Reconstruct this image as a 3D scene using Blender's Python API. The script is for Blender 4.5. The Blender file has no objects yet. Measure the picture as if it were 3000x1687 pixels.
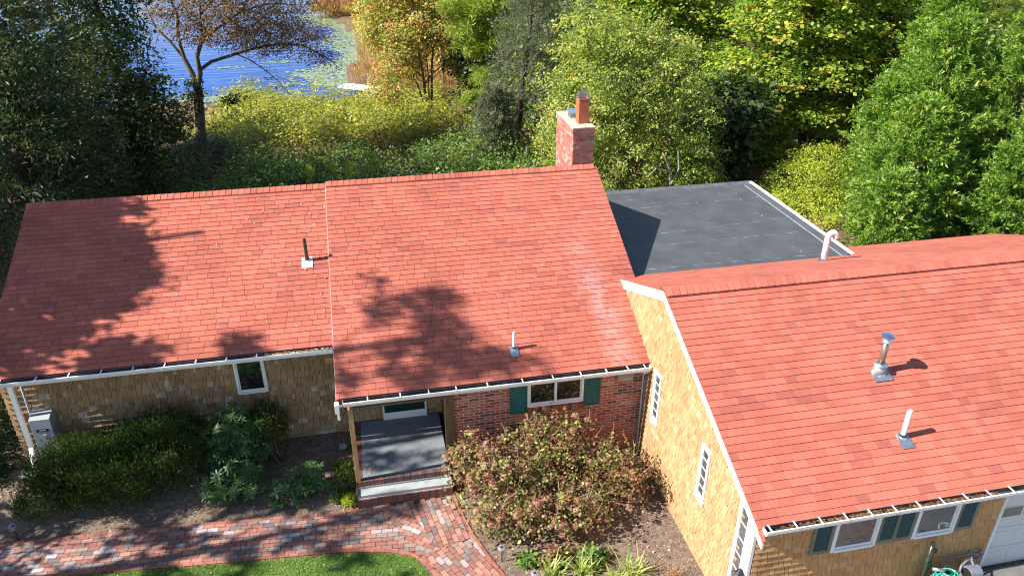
import bpy, math, random
import numpy as np
from mathutils import Vector, Matrix

sc = bpy.context.scene
# ------------------------------------------------------------------ camera
H = 10.667
cam = bpy.data.cameras.new("camera")
cam.sensor_width = 36
cam.lens = 2206.6 / 3000 * 36
cam.clip_start = 0.1
cam.clip_end = 6000
camo = bpy.data.objects.new("camera", cam)
sc.collection.objects.link(camo)
camo.location = (0, 0, H)
camo.rotation_euler = (math.radians(90 - 27.712), 0, math.radians(-11.498))
sc.camera = camo
# ------------------------------------------------------------------ light
SUN = Vector((1, .07, -.86)).normalized()
world = bpy.data.worlds.new("World")
sc.world = world
world.use_nodes = True
wn = world.node_tree
sky = wn.nodes.new("ShaderNodeTexSky")
sky.sky_type = 'NISHITA'
sky.sun_disc = False
sky.sun_elevation = math.asin(-SUN.z)
sky.sun_rotation = math.radians(266)
sky.air_density = 1.0
sky.dust_density = 0.3
sky.ozone_density = 2.0
bg = wn.nodes["Background"]
bg.inputs[1].default_value = 0.085
wn.links.new(sky.outputs[0], bg.inputs[0])
sl = bpy.data.lights.new("sun", 'SUN')
sl.energy = 4.9
sl.angle = math.radians(0.53)
sl.color = (1, .955, .88)
so = bpy.data.objects.new("sun", sl)
sc.collection.objects.link(so)
so.rotation_euler = SUN.to_track_quat('-Z', 'Y').to_euler()
so.location = (-40, 0, 60)
sc.view_settings.view_transform = 'Standard'
sc.view_settings.look = 'None'
sc.view_settings.gamma = 1
sc.view_settings.exposure = 1.26
sc.render.use_persistent_data = False
sc.cycles.pixel_filter_type = 'BLACKMAN_HARRIS'
sc.cycles.filter_width = 1.15
sc.cycles.max_bounces = 6
sc.cycles.diffuse_bounces = 3
sc.cycles.transmission_bounces = 4
sc.cycles.transparent_max_bounces = 4

rnd = random.Random(11)
rng = np.random.default_rng(7)

# ------------------------------------------------------------------ helpers
def tag(o, label=None, cat=None, group=None, kind=None):
    if label: o['label'] = label
    if cat: o['category'] = cat
    if group: o['group'] = group
    if kind: o['kind'] = kind
    return o

def link(o):
    sc.collection.objects.link(o)
    return o

def thing(name, label, cat, loc=(0, 0, 0), group=None):
    o = link(bpy.data.objects.new(name, None))
    o.location = loc
    o.empty_display_size = .2
    return tag(o, label, cat, group)

def attach(o, parent):
    if parent is not None:
        o.parent = parent
        if parent.type == 'EMPTY':
            o.matrix_parent_inverse = Matrix.Translation(-Vector(parent.location))

class MB:
    """collects faces in world coordinates"""
    def __init__(s): s.v = []; s.f = []
    def quad(s, *p):
        n = len(s.v); s.v += [tuple(q) for q in p]; s.f.append(tuple(range(n, n + len(p))))
        return s
    def box(s, x0, y0, z0, x1, y1, z1):
        n = len(s.v)
        s.v += [(x0,y0,z0),(x1,y0,z0),(x1,y1,z0),(x0,y1,z0),(x0,y0,z1),(x1,y0,z1),(x1,y1,z1),(x0,y1,z1)]
        for f in ((0,3,2,1),(4,5,6,7),(0,1,5,4),(1,2,6,5),(2,3,7,6),(3,0,4,7)): s.f.append(tuple(n+i for i in f))
        return s
    def ext(s, poly, d):
        """closed prism: polygon (CCW seen from +d side) extruded by -d"""
        n = len(s.v); k = len(poly); d = Vector(d)
        s.v += [tuple(p) for p in poly] + [tuple(Vector(p) - d) for p in poly]
        s.f.append(tuple(range(n, n + k))); s.f.append(tuple(range(n + 2*k - 1, n + k - 1, -1)))
        for i in range(k):
            j = (i + 1) % k
            s.f.append((n + i, n + k + i, n + k + j, n + j))
        return s
    def tube(s, pts, rad, n=8, cap=True):
        pts = [Vector(p) for p in pts]
        if not hasattr(rad, '__len__'): rad = [rad] * len(pts)
        base = len(s.v); prev = None
        for i, p in enumerate(pts):
            t = (pts[min(i+1, len(pts)-1)] - pts[max(i-1, 0)])
            if t.length < 1e-9: t = Vector((0,0,1))
            t.normalize()
            if prev is None:
                a = Vector((1,0,0)) if abs(t.x) < .8 else Vector((0,1,0))
                u = t.cross(a).normalized()
            else:
                u = (prev - t * prev.dot(t))
                u = u.normalized() if u.length > 1e-6 else t.orthogonal().normalized()
            prev = u; w = t.cross(u)
            for k in range(n):
                an = 2*math.pi*k/n
                s.v.append(tuple(p + (u*math.cos(an) + w*math.sin(an))*rad[i]))
        for i in range(len(pts)-1):
            for k in range(n):
                a = base+i*n+k; b = base+i*n+(k+1)%n
                s.f.append((a, b, b+n, a+n))
        if cap:
            s.f.append(tuple(base+k for k in range(n))[::-1])
            s.f.append(tuple(base+(len(pts)-1)*n+k for k in range(n)))
        return s
    def build(s, name, m, parent=None, label=None, smooth=False, kind=None, bevel=0):
        me = bpy.data.meshes.new(name)
        me.from_pydata(s.v, [], s.f)
        me.materials.append(m)
        if smooth: me.polygons.foreach_set('use_smooth', [True]*len(me.polygons))
        me.update()
        o = link(bpy.data.objects.new(name, me))
        attach(o, parent)
        if bevel:
            b = o.modifiers.new('bevel', 'BEVEL'); b.width = bevel; b.segments = 2; b.limit_method = 'ANGLE'
        if label: o['label'] = label
        if kind: o['kind'] = kind
        return o

# ------------------------------------------------------------------ materials
def newmat(name):
    m = bpy.data.materials.new(name); m.use_nodes = True
    nt = m.node_tree; b = nt.nodes["Principled BSDF"]
    return m, nt, b

def nd(nt, t, **kw):
    n = nt.nodes.new(t)
    for k, v in kw.items():
        if hasattr(n, k): setattr(n, k, v)
        else: n.inputs[k].default_value = v
    return n

def ramp(nt, fac, stops, interp='LINEAR'):
    r = nt.nodes.new('ShaderNodeValToRGB'); cr = r.color_ramp; cr.interpolation = interp
    while len(cr.elements) < len(stops): cr.elements.new(.5)
    for e, (p, c) in zip(cr.elements, stops): e.position = p; e.color = (*c, 1)
    nt.links.new(fac, r.inputs[0]); return r

def noise(nt, scale, detail=3, rough=.55, vec=None, stretch=None):
    if vec is None:
        g = nt.nodes.new('ShaderNodeNewGeometry'); vec = g.outputs['Position']
    if stretch:
        mp = nt.nodes.new('ShaderNodeMapping'); mp.inputs['Scale'].default_value = stretch
        nt.links.new(vec, mp.inputs[0]); vec = mp.outputs[0]
    n = nd(nt, 'ShaderNodeTexNoise', Scale=scale, Detail=detail, Roughness=rough)
    nt.links.new(vec, n.inputs['Vector']); return n

def mixc(nt, fac, a, b, mode='MIX'):
    n = nt.nodes.new('ShaderNodeMix'); n.data_type = 'RGBA'; n.blend_type = mode
    for s, v in ((0, fac), (6, a), (7, b)):
        if hasattr(v, 'is_linked') or hasattr(v, 'links'): nt.links.new(v, n.inputs[s])
        else: n.inputs[s].default_value = (*v, 1) if s and len(v) == 3 else v
    return n.outputs[2]

def bump(nt, b, h, strength, dist):
    n = nd(nt, 'ShaderNodeBump', Strength=strength, Distance=dist)
    nt.links.new(h, n.inputs['Height']); nt.links.new(n.outputs[0], b.inputs['Normal'])

def M(name, c1, c2=None, scale=6, rough=.6, bs=0, bd=.01, metal=0, spec=.5, detail=4, stretch=None, lo=.35, hi=.65, rough2=None):
    m, nt, b = newmat(name)
    b.inputs['Roughness'].default_value = rough; b.inputs['Metallic'].default_value = metal
    b.inputs['Specular IOR Level'].default_value = spec
    if c2 is None: c2 = tuple(x*.85 for x in c1)
    n = noise(nt, scale, detail, stretch=stretch)
    r = ramp(nt, n.outputs[0], [(lo, c1), (hi, c2)])
    nt.links.new(r.outputs[0], b.inputs['Base Color'])
    if bs: bump(nt, b, n.outputs[0], bs, bd)
    return m

def piece_mat(name, stops, fine=(.82, 1.15), scale=60, big=.0, bigs=1.2, rough=.85, bs=.4, bd=.004, interp='LINEAR', stretch=None, spec=.3, stain=None):
    """a material for loose pieces: the hue changes from piece to piece"""
    m, nt, b = newmat(name)
    g = nt.nodes.new('ShaderNodeNewGeometry'); oi = nt.nodes.new('ShaderNodeObjectInfo')
    a = nd(nt, 'ShaderNodeMath', operation='ADD'); nt.links.new(g.outputs['Random Per Island'], a.inputs[0]); nt.links.new(oi.outputs['Random'], a.inputs[1])
    f = nd(nt, 'ShaderNodeMath', operation='FRACT'); nt.links.new(a.outputs[0], f.inputs[0])
    r = ramp(nt, f.outputs[0], stops, interp)
    n = noise(nt, scale, 4, .6, stretch=stretch)
    rr = ramp(nt, n.outputs[0], [(.3, (fine[0],)*3), (.7, (fine[1],)*3)])
    c = mixc(nt, 1.0, r.outputs[0], rr.outputs[0], 'MULTIPLY')
    if big:
        n2 = noise(nt, bigs, 4, .6)
        r2 = ramp(nt, n2.outputs[0], [(.35, (1-big,)*3), (.65, (1+big*.6,)*3)])
        c = mixc(nt, 1.0, c, r2.outputs[0], 'MULTIPLY')
    if stain:
        col, sc_, lo, hi, amt = stain
        n3 = noise(nt, sc_, 5, .65)
        r3 = ramp(nt, n3.outputs[0], [(lo, (0,0,0)), (hi, (amt,)*3)])
        c = mixc(nt, r3.outputs[0], c, col)
    nt.links.new(c, b.inputs['Base Color'])
    b.inputs['Roughness'].default_value = rough; b.inputs['Specular IOR Level'].default_value = spec
    if bs: bump(nt, b, n.outputs[0], bs, bd)
    return m

def leaf_mat(name, stops, trans=.35, rough=.5, spec=.35, tboost=1.5):
    m, nt, b = newmat(name)
    at = nt.nodes.new('ShaderNodeAttribute'); at.attribute_name = 'tint'
    r = ramp(nt, at.outputs['Fac'], stops)
    nt.links.new(r.outputs[0], b.inputs['Base Color'])
    b.inputs['Roughness'].default_value = rough; b.inputs['Specular IOR Level'].default_value = spec
    tr = nt.nodes.new('ShaderNodeBsdfTranslucent')
    tc = mixc(nt, 1.0, r.outputs[0], (tboost, tboost*1.05, tboost*.5), 'MULTIPLY')
    nt.links.new(tc, tr.inputs[0])
    mx = nt.nodes.new('ShaderNodeMixShader'); mx.inputs[0].default_value = trans
    nt.links.new(b.outputs[0], mx.inputs[1]); nt.links.new(tr.outputs[0], mx.inputs[2])
    nt.links.new(mx.outputs[0], nt.nodes['Material Output'].inputs[0])
    return m

RED = [(0, (.355,.100,.068)), (.3, (.39,.110,.074)), (.65, (.415,.122,.082)), (.88, (.43,.133,.092)), (.96, (.335,.092,.069)), (1, (.315,.087,.068))]
m_roof = piece_mat('red_asphalt_shingle', RED, fine=(.84, 1.14), scale=170, big=.13, bigs=.55, rough=.93, bs=.5, bd=.003, spec=.25)
# the mid roof has a streak of pale sheen painted into its colour near the right end
def pale_sheen():
    m = m_roof.copy(); m.name = 'red_asphalt_shingle_sheen'; nt = m.node_tree; b = nt.nodes["Principled BSDF"]
    src = b.inputs['Base Color'].links[0].from_socket
    g = nt.nodes.new('ShaderNodeNewGeometry'); sp = nt.nodes.new('ShaderNodeSeparateXYZ'); nt.links.new(g.outputs['Position'], sp.inputs[0])
    # distance from the streak line x = 4.22 + .06*(14.6-y)
    a = nd(nt, 'ShaderNodeMath', operation='MULTIPLY_ADD'); nt.links.new(sp.outputs[1], a.inputs[0]); a.inputs[1].default_value = .085; nt.links.new(sp.outputs[0], a.inputs[2])
    s = nd(nt, 'ShaderNodeMath', operation='SUBTRACT'); nt.links.new(a.outputs[0], s.inputs[0]); s.inputs[1].default_value = 5.68
    ab = nd(nt, 'ShaderNodeMath', operation='ABSOLUTE'); nt.links.new(s.outputs[0], ab.inputs[0])
    r1 = ramp(nt, ab.outputs[0], [(.0, (1,1,1)), (.42, (0,0,0))])
    mr = nd(nt, 'ShaderNodeMapRange'); nt.links.new(sp.outputs[1], mr.inputs[0])
    mr.inputs[1].default_value = 15.2; mr.inputs[2].default_value = 13.9; mr.inputs[3].default_value = 0; mr.inputs[4].default_value = 1
    n1 = noise(nt, 90, 6, .85); rr = ramp(nt, n1.outputs[0], [(.44, (0,0,0)), (.60, (.6,.6,.6))])
    n2 = noise(nt, 3.2, 3, .6); r2 = ramp(nt, n2.outputs[0], [(.36, (0,0,0)), (.58, (1,1,1))])
    f = mixc(nt, 1., r1.outputs[0], rr.outputs[0], 'MULTIPLY'); f = mixc(nt, 1., f, r2.outputs[0], 'MULTIPLY'); f = mixc(nt, 1., f, mr.outputs[0], 'MULTIPLY')
    nt.links.new(mixc(nt, f, src, (.62,.50,.50)), b.inputs['Base Color'])
    return m
m_roof_mid = pale_sheen()
m_underlay = M('roof_underlay', (.10,.02,.016), (.07,.015,.013), rough=.95)
CEDL = [(0, (.25,.145,.070)), (.3, (.32,.19,.092)), (.6, (.375,.235,.12)), (.85, (.28,.165,.085)), (.93, (.44,.32,.20)), (1, (.49,.40,.29))]
m_cedar_old = piece_mat('weathered_cedar', CEDL, fine=(.72, 1.2), scale=14, big=.18, bigs=1.4, rough=.85, bs=.5, bd=.004, stretch=(6,6,.7), stain=((.33,.27,.22), 3.2, .55, .75, .45))
CEDN = [(0, (.38,.205,.098)), (.25, (.43,.243,.118)), (.5, (.455,.265,.132)), (.75, (.405,.222,.105)), (.92, (.345,.178,.080)), (1, (.53,.36,.20))]
m_cedar_new = piece_mat('honey_cedar', CEDN, fine=(.78, 1.18), scale=13, big=.08, bigs=1.5, rough=.8, bs=.5, bd=.004, stretch=(6,6,.7))
BRK = [(0, (.40,.105,.06)), (.22, (.48,.145,.08)), (.45, (.36,.088,.055)), (.62, (.52,.18,.105)), (.74, (.28,.07,.05)), (.84, (.17,.06,.05)), (.9, (.09,.05,.045)), (1, (.50,.28,.23))]
m_brick = piece_mat('red_brick', BRK, fine=(.7, 1.25), scale=45, big=.12, bigs=2, rough=.85, bs=.6, bd=.004, stain=((.62,.55,.50), 7, .60, .72, .55))
PAV = [(0, (.34,.16,.12)), (.2, (.28,.125,.095)), (.36, (.38,.195,.145)), (.5, (.25,.115,.09)), (.62, (.23,.14,.115)), (.72, (.26,.205,.18)), (.80, (.15,.125,.12)), (.88, (.20,.165,.155)), (.925, (.36,.30,.29)), (.955, (.40,.37,.38)), (.98, (.38,.30,.285))]
m_paver = piece_mat('tumbled_paver', PAV, fine=(.75, 1.2), scale=38, big=.1, bigs=2.2, rough=.85, bs=.5, bd=.004, interp='CONSTANT', stain=((.5,.4,.36), 9, .62, .74, .35))
m_paver_red = piece_mat('red_edge_paver', [(0, (.30,.105,.075)), (.5, (.36,.135,.095)), (1, (.26,.085,.062))], fine=(.75, 1.2), scale=38, rough=.85)
m_mortar = M('mortar', (.72,.64,.57), (.58,.51,.45), scale=40, rough=.95, bs=.4, bd=.003)
m_sand = M('joint_sand', (.075,.05,.038), (.045,.032,.026), scale=50, rough=1)
m_white = M('white_trim_paint', (.80,.79,.77), (.74,.73,.71), scale=3, rough=.45)
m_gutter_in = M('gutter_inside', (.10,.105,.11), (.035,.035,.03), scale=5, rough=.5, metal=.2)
m_alum = M('galvanised_flashing', (.62,.64,.66), (.42,.45,.48), scale=25, rough=.35, metal=.85)
m_pvc = M('white_pvc', (.80,.79,.78), (.70,.69,.67), scale=8, rough=.4)
m_dkmetal = M('dark_green_metal', (.07,.085,.07), (.03,.035,.03), scale=12, rough=.35, metal=.5)
m_rubber = M('black_rubber', (.02,.02,.02), (.04,.04,.04), rough=.6)
m_teal = M('teal_shutter_paint', (.012,.105,.080), (.010,.085,.066), scale=4, rough=.5)
m_olive = M('grey_green_paint', (.16,.18,.135), (.12,.135,.10), scale=5, rough=.55)
m_dkteal = M('dark_teal_louver', (.012,.055,.050), (.010,.04,.036), scale=5, rough=.5)
m_doorgr = M('dark_green_door', (.010,.040,.028), (.008,.03,.02), scale=4, rough=.25)
m_stone = M('bluestone_slab', (.205,.22,.235), (.15,.165,.185), scale=4, rough=.75, bs=.15, bd=.003, lo=.3, hi=.7)
m_step = M('grey_step_stone', (.34,.35,.34), (.26,.28,.29), scale=7, rough=.8, bs=.2, bd=.003)
m_post = M('cedar_post', (.46,.27,.11), (.24,.15,.075), scale=5, rough=.8, stretch=(7,7,.6), bs=.4, bd=.004)
m_postdk = M('dark_timber', (.16,.105,.05), (.085,.06,.035), scale=5, rough=.85, stretch=(7,7,.6), bs=.4, bd=.004)
m_epdm = M('black_roof_membrane', (.085,.088,.094), (.055,.057,.062), scale=1.6, rough=.55, detail=7, lo=.3, hi=.7, bs=.35, bd=.03)
m_seam = M('pale_seam_tape', (.27,.28,.30), (.09,.093,.10), scale=7, rough=.6, stretch=(1,6,6), lo=.42, hi=.6)
m_terra = M('terracotta_flue', (.43,.125,.055), (.36,.10,.05), scale=5, rough=.75)
m_crown = M('mortar_crown', (.46,.41,.32), (.30,.27,.19), scale=14, rough=.95, bs=.5, bd=.01, lo=.4, hi=.7)
m_boxgrey = M('grey_painted_steel', (.33,.345,.35), (.28,.29,.30), scale=3, rough=.5)
m_black = M('black_label', (.012,.012,.012), (.02,.02,.02), rough=.5)
m_meter = M('grey_gas_meter_paint', (.16,.17,.21), (.11,.12,.15), scale=9, rough=.45)
m_netg = M('green_plastic_mesh', (.05,.62,.42), (.03,.50,.33), rough=.4)
m_netd = M('dark_green_bag', (.004,.10,.065), (.004,.07,.05), rough=.6)
m_conc = M('driveway_concrete', (.15,.14,.135), (.11,.105,.10), scale=5, rough=.9, bs=.2, bd=.004)
m_rock = M('grey_stone', (.25,.24,.22), (.16,.155,.14), scale=9, rough=.9, bs=.5, bd=.02)
m_lamp = M('lamp_grey_plastic', (.24,.22,.23), (.19,.17,.18), rough=.45)
m_soffit = M('soffit_paint', (.55,.54,.52), (.50,.49,.47), rough=.6)
m_doorw = M('garage_door_paint', (.66,.65,.64), (.62,.61,.60), scale=2, rough=.5)

def glass(name, base, rough=.04, bump_=.0):
    m, nt, b = newmat(name)
    b.inputs['Roughness'].default_value = rough; b.inputs['Specular IOR Level'].default_value = .9
    b.inputs['Coat Weight'].default_value = .6; b.inputs['Coat Roughness'].default_value = .02
    n = noise(nt, 2.2, 5, .7); r = ramp(nt, n.outputs[0], [(.4, base), (.7, tuple(x*2.2+.004 for x in base))])
    nt.links.new(r.outputs[0], b.inputs['Base Color'])
    return m
m_glass = glass('dark_window_glass', (.008,.009,.009))
m_glassb = glass('grey_window_glass', (.055,.058,.065))

def clip(poly, a, b):
    """keep the part of poly left of the line a->b"""
    out = []; n = len(poly)
    def side(p): return (b[0]-a[0])*(p[1]-a[1]) - (b[1]-a[1])*(p[0]-a[0])
    for i in range(n):
        p, q = poly[i], poly[(i+1) % n]; sp, sq = side(p), side(q)
        if sp >= 0: out.append(p)
        if (sp >= 0) != (sq >= 0):
            t = sp/(sp-sq); out.append((p[0]+(q[0]-p[0])*t, p[1]+(q[1]-p[1])*t))
    return out
def clip_poly(poly, region):
    for i in range(len(region)):
        poly = clip(poly, region[i], region[(i+1) % len(region)])
        if len(poly) < 3: return []
    return poly
def area(p): return abs(sum(p[i][0]*p[(i+1)%len(p)][1]-p[(i+1)%len(p)][0]*p[i][1] for i in range(len(p))))/2

# ---- loose pieces (shingles, bricks, pavers): the 300 nearest become objects that share meshes, the rest is one mesh
CAM = Vector((0, 0, H))
class Frame:
    def __init__(s, O, U, V):
        s.O = Vector(O); s.U = Vector(U).normalized(); s.V = Vector(V).normalized(); s.N = s.U.cross(s.V)
    def p(s, u, v, w=0): return s.O + s.U*u + s.V*v + s.N*w
    def mat(s, u, v, w=0):
        m = Matrix((s.U, s.V, s.N)).transposed().to_4x4(); m.translation = s.p(u, v, w); return m
class Pieces:
    cache = {}
    def __init__(s): s.items = []
    def add(s, fr, poly, db, dt, mat, parent, w=0, bias=0):
        """prism over poly; its face stands db proud at the low edge and dt at the high edge"""
        if len(poly) < 3 or area(poly) < 2e-4: return
        u0 = min(p[0] for p in poly); v0 = min(p[1] for p in poly); v1 = max(p[1] for p in poly)
        s.items.append((fr, u0, v0, [(round(p[0]-u0, 3), round(p[1]-v0, 3)) for p in poly], db, dt, mat, parent, w, bias, v1-v0))
    @staticmethod
    def geo(loc, db, dt, h):
        k = len(loc)
        top = [(x, y, db + (dt-db)*(y/h if h > 1e-6 else 0)) for x, y in loc]
        v = top + [(x, y, -.002) for x, y in loc]
        f = [tuple(range(k))] + [(i, k+i, k+(i+1) % k, (i+1) % k) for i in range(k)]
        return v, f
    def finish(s, name, thing_, rest_name, limit=300):
        def score(it):
            fr, u0, v0, loc, db, dt, mat, par, w, bias, h = it
            c = fr.p(u0, v0, w)
            d = c - CAM
            return d.length / max(.15, -fr.N.dot(d.normalized()))**.5 + bias
        s.items.sort(key=score)
        for it in s.items[:limit]:
            fr, u0, v0, loc, db, dt, mat, par, w, bias, h = it
            key = (tuple(loc), round(db, 3), round(dt, 3), mat.name)
            me = s.cache.get(key)
            if me is None:
                v, f = s.geo(loc, db, dt, h)
                me = bpy.data.meshes.new(name); me.from_pydata(v, [], f); me.materials.append(mat); me.update(); s.cache[key] = me
            o = link(bpy.data.objects.new(name, me)); o.matrix_basis = fr.mat(u0, v0, w); attach(o, par)
        rest = s.items[limit:]
        groups = {}
        for it in rest: groups.setdefault(it[6].name, []).append(it)
        if rest:
            V = []; F = []; MI = []; mats = []
            for gi, (mn, its) in enumerate(groups.items()):
                mats.append(its[0][6])
                for fr, u0, v0, loc, db, dt, mat, par, w, bias, h in its:
                    v, f = s.geo(loc, db, dt, h); n = len(V)
                    V += [tuple(fr.p(u0+x, v0+y, w+z)) for x, y, z in v]; F += [tuple(n+i for i in q) for q in f]; MI += [gi]*len(f)
            me = bpy.data.meshes.new(rest_name); me.from_pydata(V, [], F)
            for m in mats: me.materials.append(m)
            me.polygons.foreach_set('material_index', MI); me.update()
            o = link(bpy.data.objects.new(rest_name, me)); attach(o, thing_); o['kind'] = 'stuff'

def courses(P, fr, region, expo, widths, gap, db, dt, mat, parent, r, skip=None, stagger=None, jitter=0, bias=0, vstart=0, w=0, vg=.0035):  # vg bares dark backing under each course, standing in for its shadow line
    us = [p[0] for p in region]; vs = [p[1] for p in region]
    v = min(vs) + vstart; row = 0
    while v < max(vs):
        u = min(us) - r.uniform(0, max(widths)) if stagger is None else min(us) - (row % 2)*stagger
        while u < max(us):
            wd = r.choice(widths); dv = r.uniform(-jitter, jitter)
            poly = clip_poly([(u+gap/2, v+vg+dv), (u+wd-gap/2, v+vg+dv), (u+wd-gap/2, v+expo), (u+gap/2, v+expo)], region)
            if poly:
                cu = sum(p[0] for p in poly)/len(poly); cv = sum(p[1] for p in poly)/len(poly)
                if skip is None or not skip(cu, cv): P.add(fr, poly, db*r.uniform(.85, 1.2), dt, mat, parent, w, bias)
            u += wd
        v += expo; row += 1

# ------------------------------------------------------------------ dimensions of the house
MX0, MX1 = -.91, 5.485          # mid wing
RY, RZM, RZL, SM = 16.82, 4.797, 4.754, .4763
EYM, EYL = 11.756, 12.88
LX0 = -7.14
GX0, GX1 = 5.19, 16.4
GRY, GRZ, SG, GEY = 11.436, 4.173, .4316, 7.267
GBY, SB = 15.69, .3903
def zmid(y): return RZM - (RY-y)*SM
def zleft(y): return RZL - (RY-y)*SM
def zgf(y): return GRZ - (GRY-y)*SG
def zgb(y): return GRZ - (y-GRY)*SB

def sstep(x, a, b):
    t = min(1, max(0, (x-a)/(b-a))); return t*t*(3-2*t)

# ------------------------------------------------------------------ ground
def shore_right(y):      # right edge of the water
    pts = [(50, -1.5), (60, .2), (66, -.4), (77, .7), (85, .6), (95, -1.0), (105, -2.8), (116, -4.0), (150, -3), (400, 30)]
    for (y0, x0), (y1, x1) in zip(pts, pts[1:]):
        if y <= y1: return x0 + (x1-x0)*max(0, (y-y0)/(y1-y0))
    return 30
def shore_near(x):
    return 57.6 + .8*math.sin(x*.35) + .5*math.sin(x*.9+1) + (0 if x > -16 else (-16-x)*.25)
def in_pond(x, y, m=0.):
    return y > shore_near(x)+m and x < shore_right(y)-m and y < 330 and x > -140
def land(x, y):
    h = 0.
    if y > 22: h = -2.75*sstep(y, 23, 56)
    if x < -.7 and 11.5 < y < 22: h += .27*sstep(y, 12.3, 13.5)*(1-sstep(y, 17, 22))
    if y < 8 and x > 5: h += .45*sstep(x, 6.0, 8.8)
    if y > 20: h += .25*math.sin(x*.31+y*.17)*math.sin(y*.23-x*.11)*sstep(y, 22, 34)*(1-sstep(y, 48, 56))
    if x > 14 and y < 60: h += .0
    return h
def terrain():
    xs = [-2500, -900, -350, -180, -120, -90, -75] + [-62 + i*1.0 for i in range(0, 112)] + [55, 62, 75, 100, 150, 300, 900, 2500]
    ys = [-400, -100, -40, -15, 0, 4] + [6+i*.75 for i in range(0, 22)] + [23+i*1.0 for i in range(0, 110)] + [140, 155, 175, 200, 250, 320, 340, 500, 1200, 3500]
    V = []; F = []
    for y in ys:
        for x in xs:
            z = land(x, y)
            if y > 56 and in_pond(x, y): z = -3.5 if in_pond(x, y, 1.2) else -3.05
            V.append((x, y, z))
    n = len(xs)
    for j in range(len(ys)-1):
        for i in range(n-1): F.append((j*n+i, j*n+i+1, (j+1)*n+i+1, (j+1)*n+i))
    m, nt, b = newmat('soil_and_leaf_litter')
    n1 = noise(nt, 9, 6, .65); n2 = noise(nt, .35, 4, .6); n3 = noise(nt, 60, 4, .7)
    near = ramp(nt, n1.outputs[0], [(.3, (.085,.060,.045)), (.5, (.16,.112,.082)), (.7, (.26,.195,.145))])
    far = ramp(nt, n1.outputs[0], [(.3, (.045,.028,.016)), (.5, (.12,.07,.035)), (.68, (.26,.15,.07))])
    grs = ramp(nt, n1.outputs[0], [(.3, (.045,.06,.015)), (.7, (.14,.15,.03))])
    g = nt.nodes.new('ShaderNodeNewGeometry'); sp = nt.nodes.new('ShaderNodeSeparateXYZ'); nt.links.new(g.outputs[0], sp.inputs[0])
    mr = nd(nt, 'ShaderNodeMapRange'); nt.links.new(sp.outputs[1], mr.inputs[0]); mr.inputs[1].default_value = 17; mr.inputs[2].default_value = 22
    c = mixc(nt, mr.outputs[0], near.outputs[0], far.outputs[0])
    rg = ramp(nt, n2.outputs[0], [(.55, (0,0,0)), (.7, (.6,.6,.6))])
    rg2 = mixc(nt, 1., rg.outputs[0], mr.outputs[0], 'MULTIPLY')
    c = mixc(nt, rg2, c, grs.outputs[0])
    nt.links.new(c, b.inputs['Base Color']); b.inputs['Roughness'].default_value = .95
    bump(nt, b, n3.outputs[0], .6, .02)
    me = bpy.data.meshes.new('ground'); me.from_pydata(V, [], F); me.materials.append(m)
    me.polygons.foreach_set('use_smooth', [True]*len(me.polygons)); me.update()
    tag(link(bpy.data.objects.new('ground', me)), kind='structure')
terrain()

def pond():
    m, nt, b = newmat('pond_water')
    b.inputs['Roughness'].default_value = .07; b.inputs['IOR'].default_value = 1.33; b.inputs['Specular IOR Level'].default_value = .2
    g = nt.nodes.new('ShaderNodeNewGeometry')
    mp = nt.nodes.new('ShaderNodeMapping'); mp.inputs['Scale'].default_value = (.16, 1., 1); mp.inputs['Rotation'].default_value = (0, 0, math.radians(8)); nt.links.new(g.outputs[0], mp.inputs[0])
    n1 = nd(nt, 'ShaderNodeTexNoise', Scale=1.5, Detail=3, Roughness=.5); nt.links.new(mp.outputs[0], n1.inputs['Vector'])
    n2 = nd(nt, 'ShaderNodeTexNoise', Scale=.12, Detail=2); nt.links.new(g.outputs[0], n2.inputs['Vector'])
    r = ramp(nt, n2.outputs[0], [(.35, (.006,.040,.20)), (.65, (.012,.070,.30))])
    nt.links.new(r.outputs[0], b.inputs['Base Color'])
    bump(nt, b, n1.outputs[0], .55, .12)
    mb = MB(); mb.quad((-160, 54, -3), (40, 54, -3), (40, 340, -3), (-160, 340, -3))
    o = mb.build('pond_water', m); tag(o, kind='structure')
pond()

# ------------------------------------------------------------------ the house
house = thing('house', 'long low house with red shingle roofs, cedar and brick front walls and covered entry', 'house', (-1, 14, 0))
P_roof = Pieces(); P_wall = Pieces(); P_brick = Pieces()
r1 = random.Random(5)
th = math.atan(SM); ln = math.cos(th)
# roofs: deck + underlay
def roof_part(name, x0, x1, ey, ez, ry, rz, back_y, mat, parent, label, thick=.11):
    mb = MB(); bz = rz - (back_y-ry)*(rz-ez)/(ry-ey) if ey < ry else 0
    mb.ext([(x0, ey, ez), (x1, ey, ez), (x1, ry, rz), (x0, ry, rz)], (0, 0, thick))
    o = mb.build(name, mat, parent, label)
    return o
roof_mid = roof_part('roof', MX0, MX1, EYM, zmid(EYM)-.006, RY, RZM-.006, 0, m_underlay, house, 'red shingle roof of the taller middle wing')
roof_left = roof_part('roof', LX0, MX0-.002, EYL, zleft(EYL)-.006, RY, RZL-.006, 0, m_underlay, house, 'red shingle roof of the left wing with leaf shadows')
mb = MB()
mb.ext([(LX0, RY+.001, RZL-.006), (MX0-.002, RY+.001, RZL-.006), (MX0-.002, 21.2, RZL-.006-(21.2-RY)*SM), (LX0, 21.2, RZL-.006-(21.2-RY)*SM)], (0,0,.11))
mb.ext([(MX0, RY+.001, RZM-.006), (MX1, RY+.001, RZM-.006), (MX1, 21.2, RZM-.006-(21.2-RY)*SM), (MX0, 21.2, RZM-.006-(21.2-RY)*SM)], (0,0,.11))
mb.build('roof', m_roof, house, 'rear slope of the house roof')
W3 = [.15, .22, .22, .30, .30, .30, .38]
sl_m = (RY-EYM)/ln; sl_l = (RY-EYL)/ln
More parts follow.
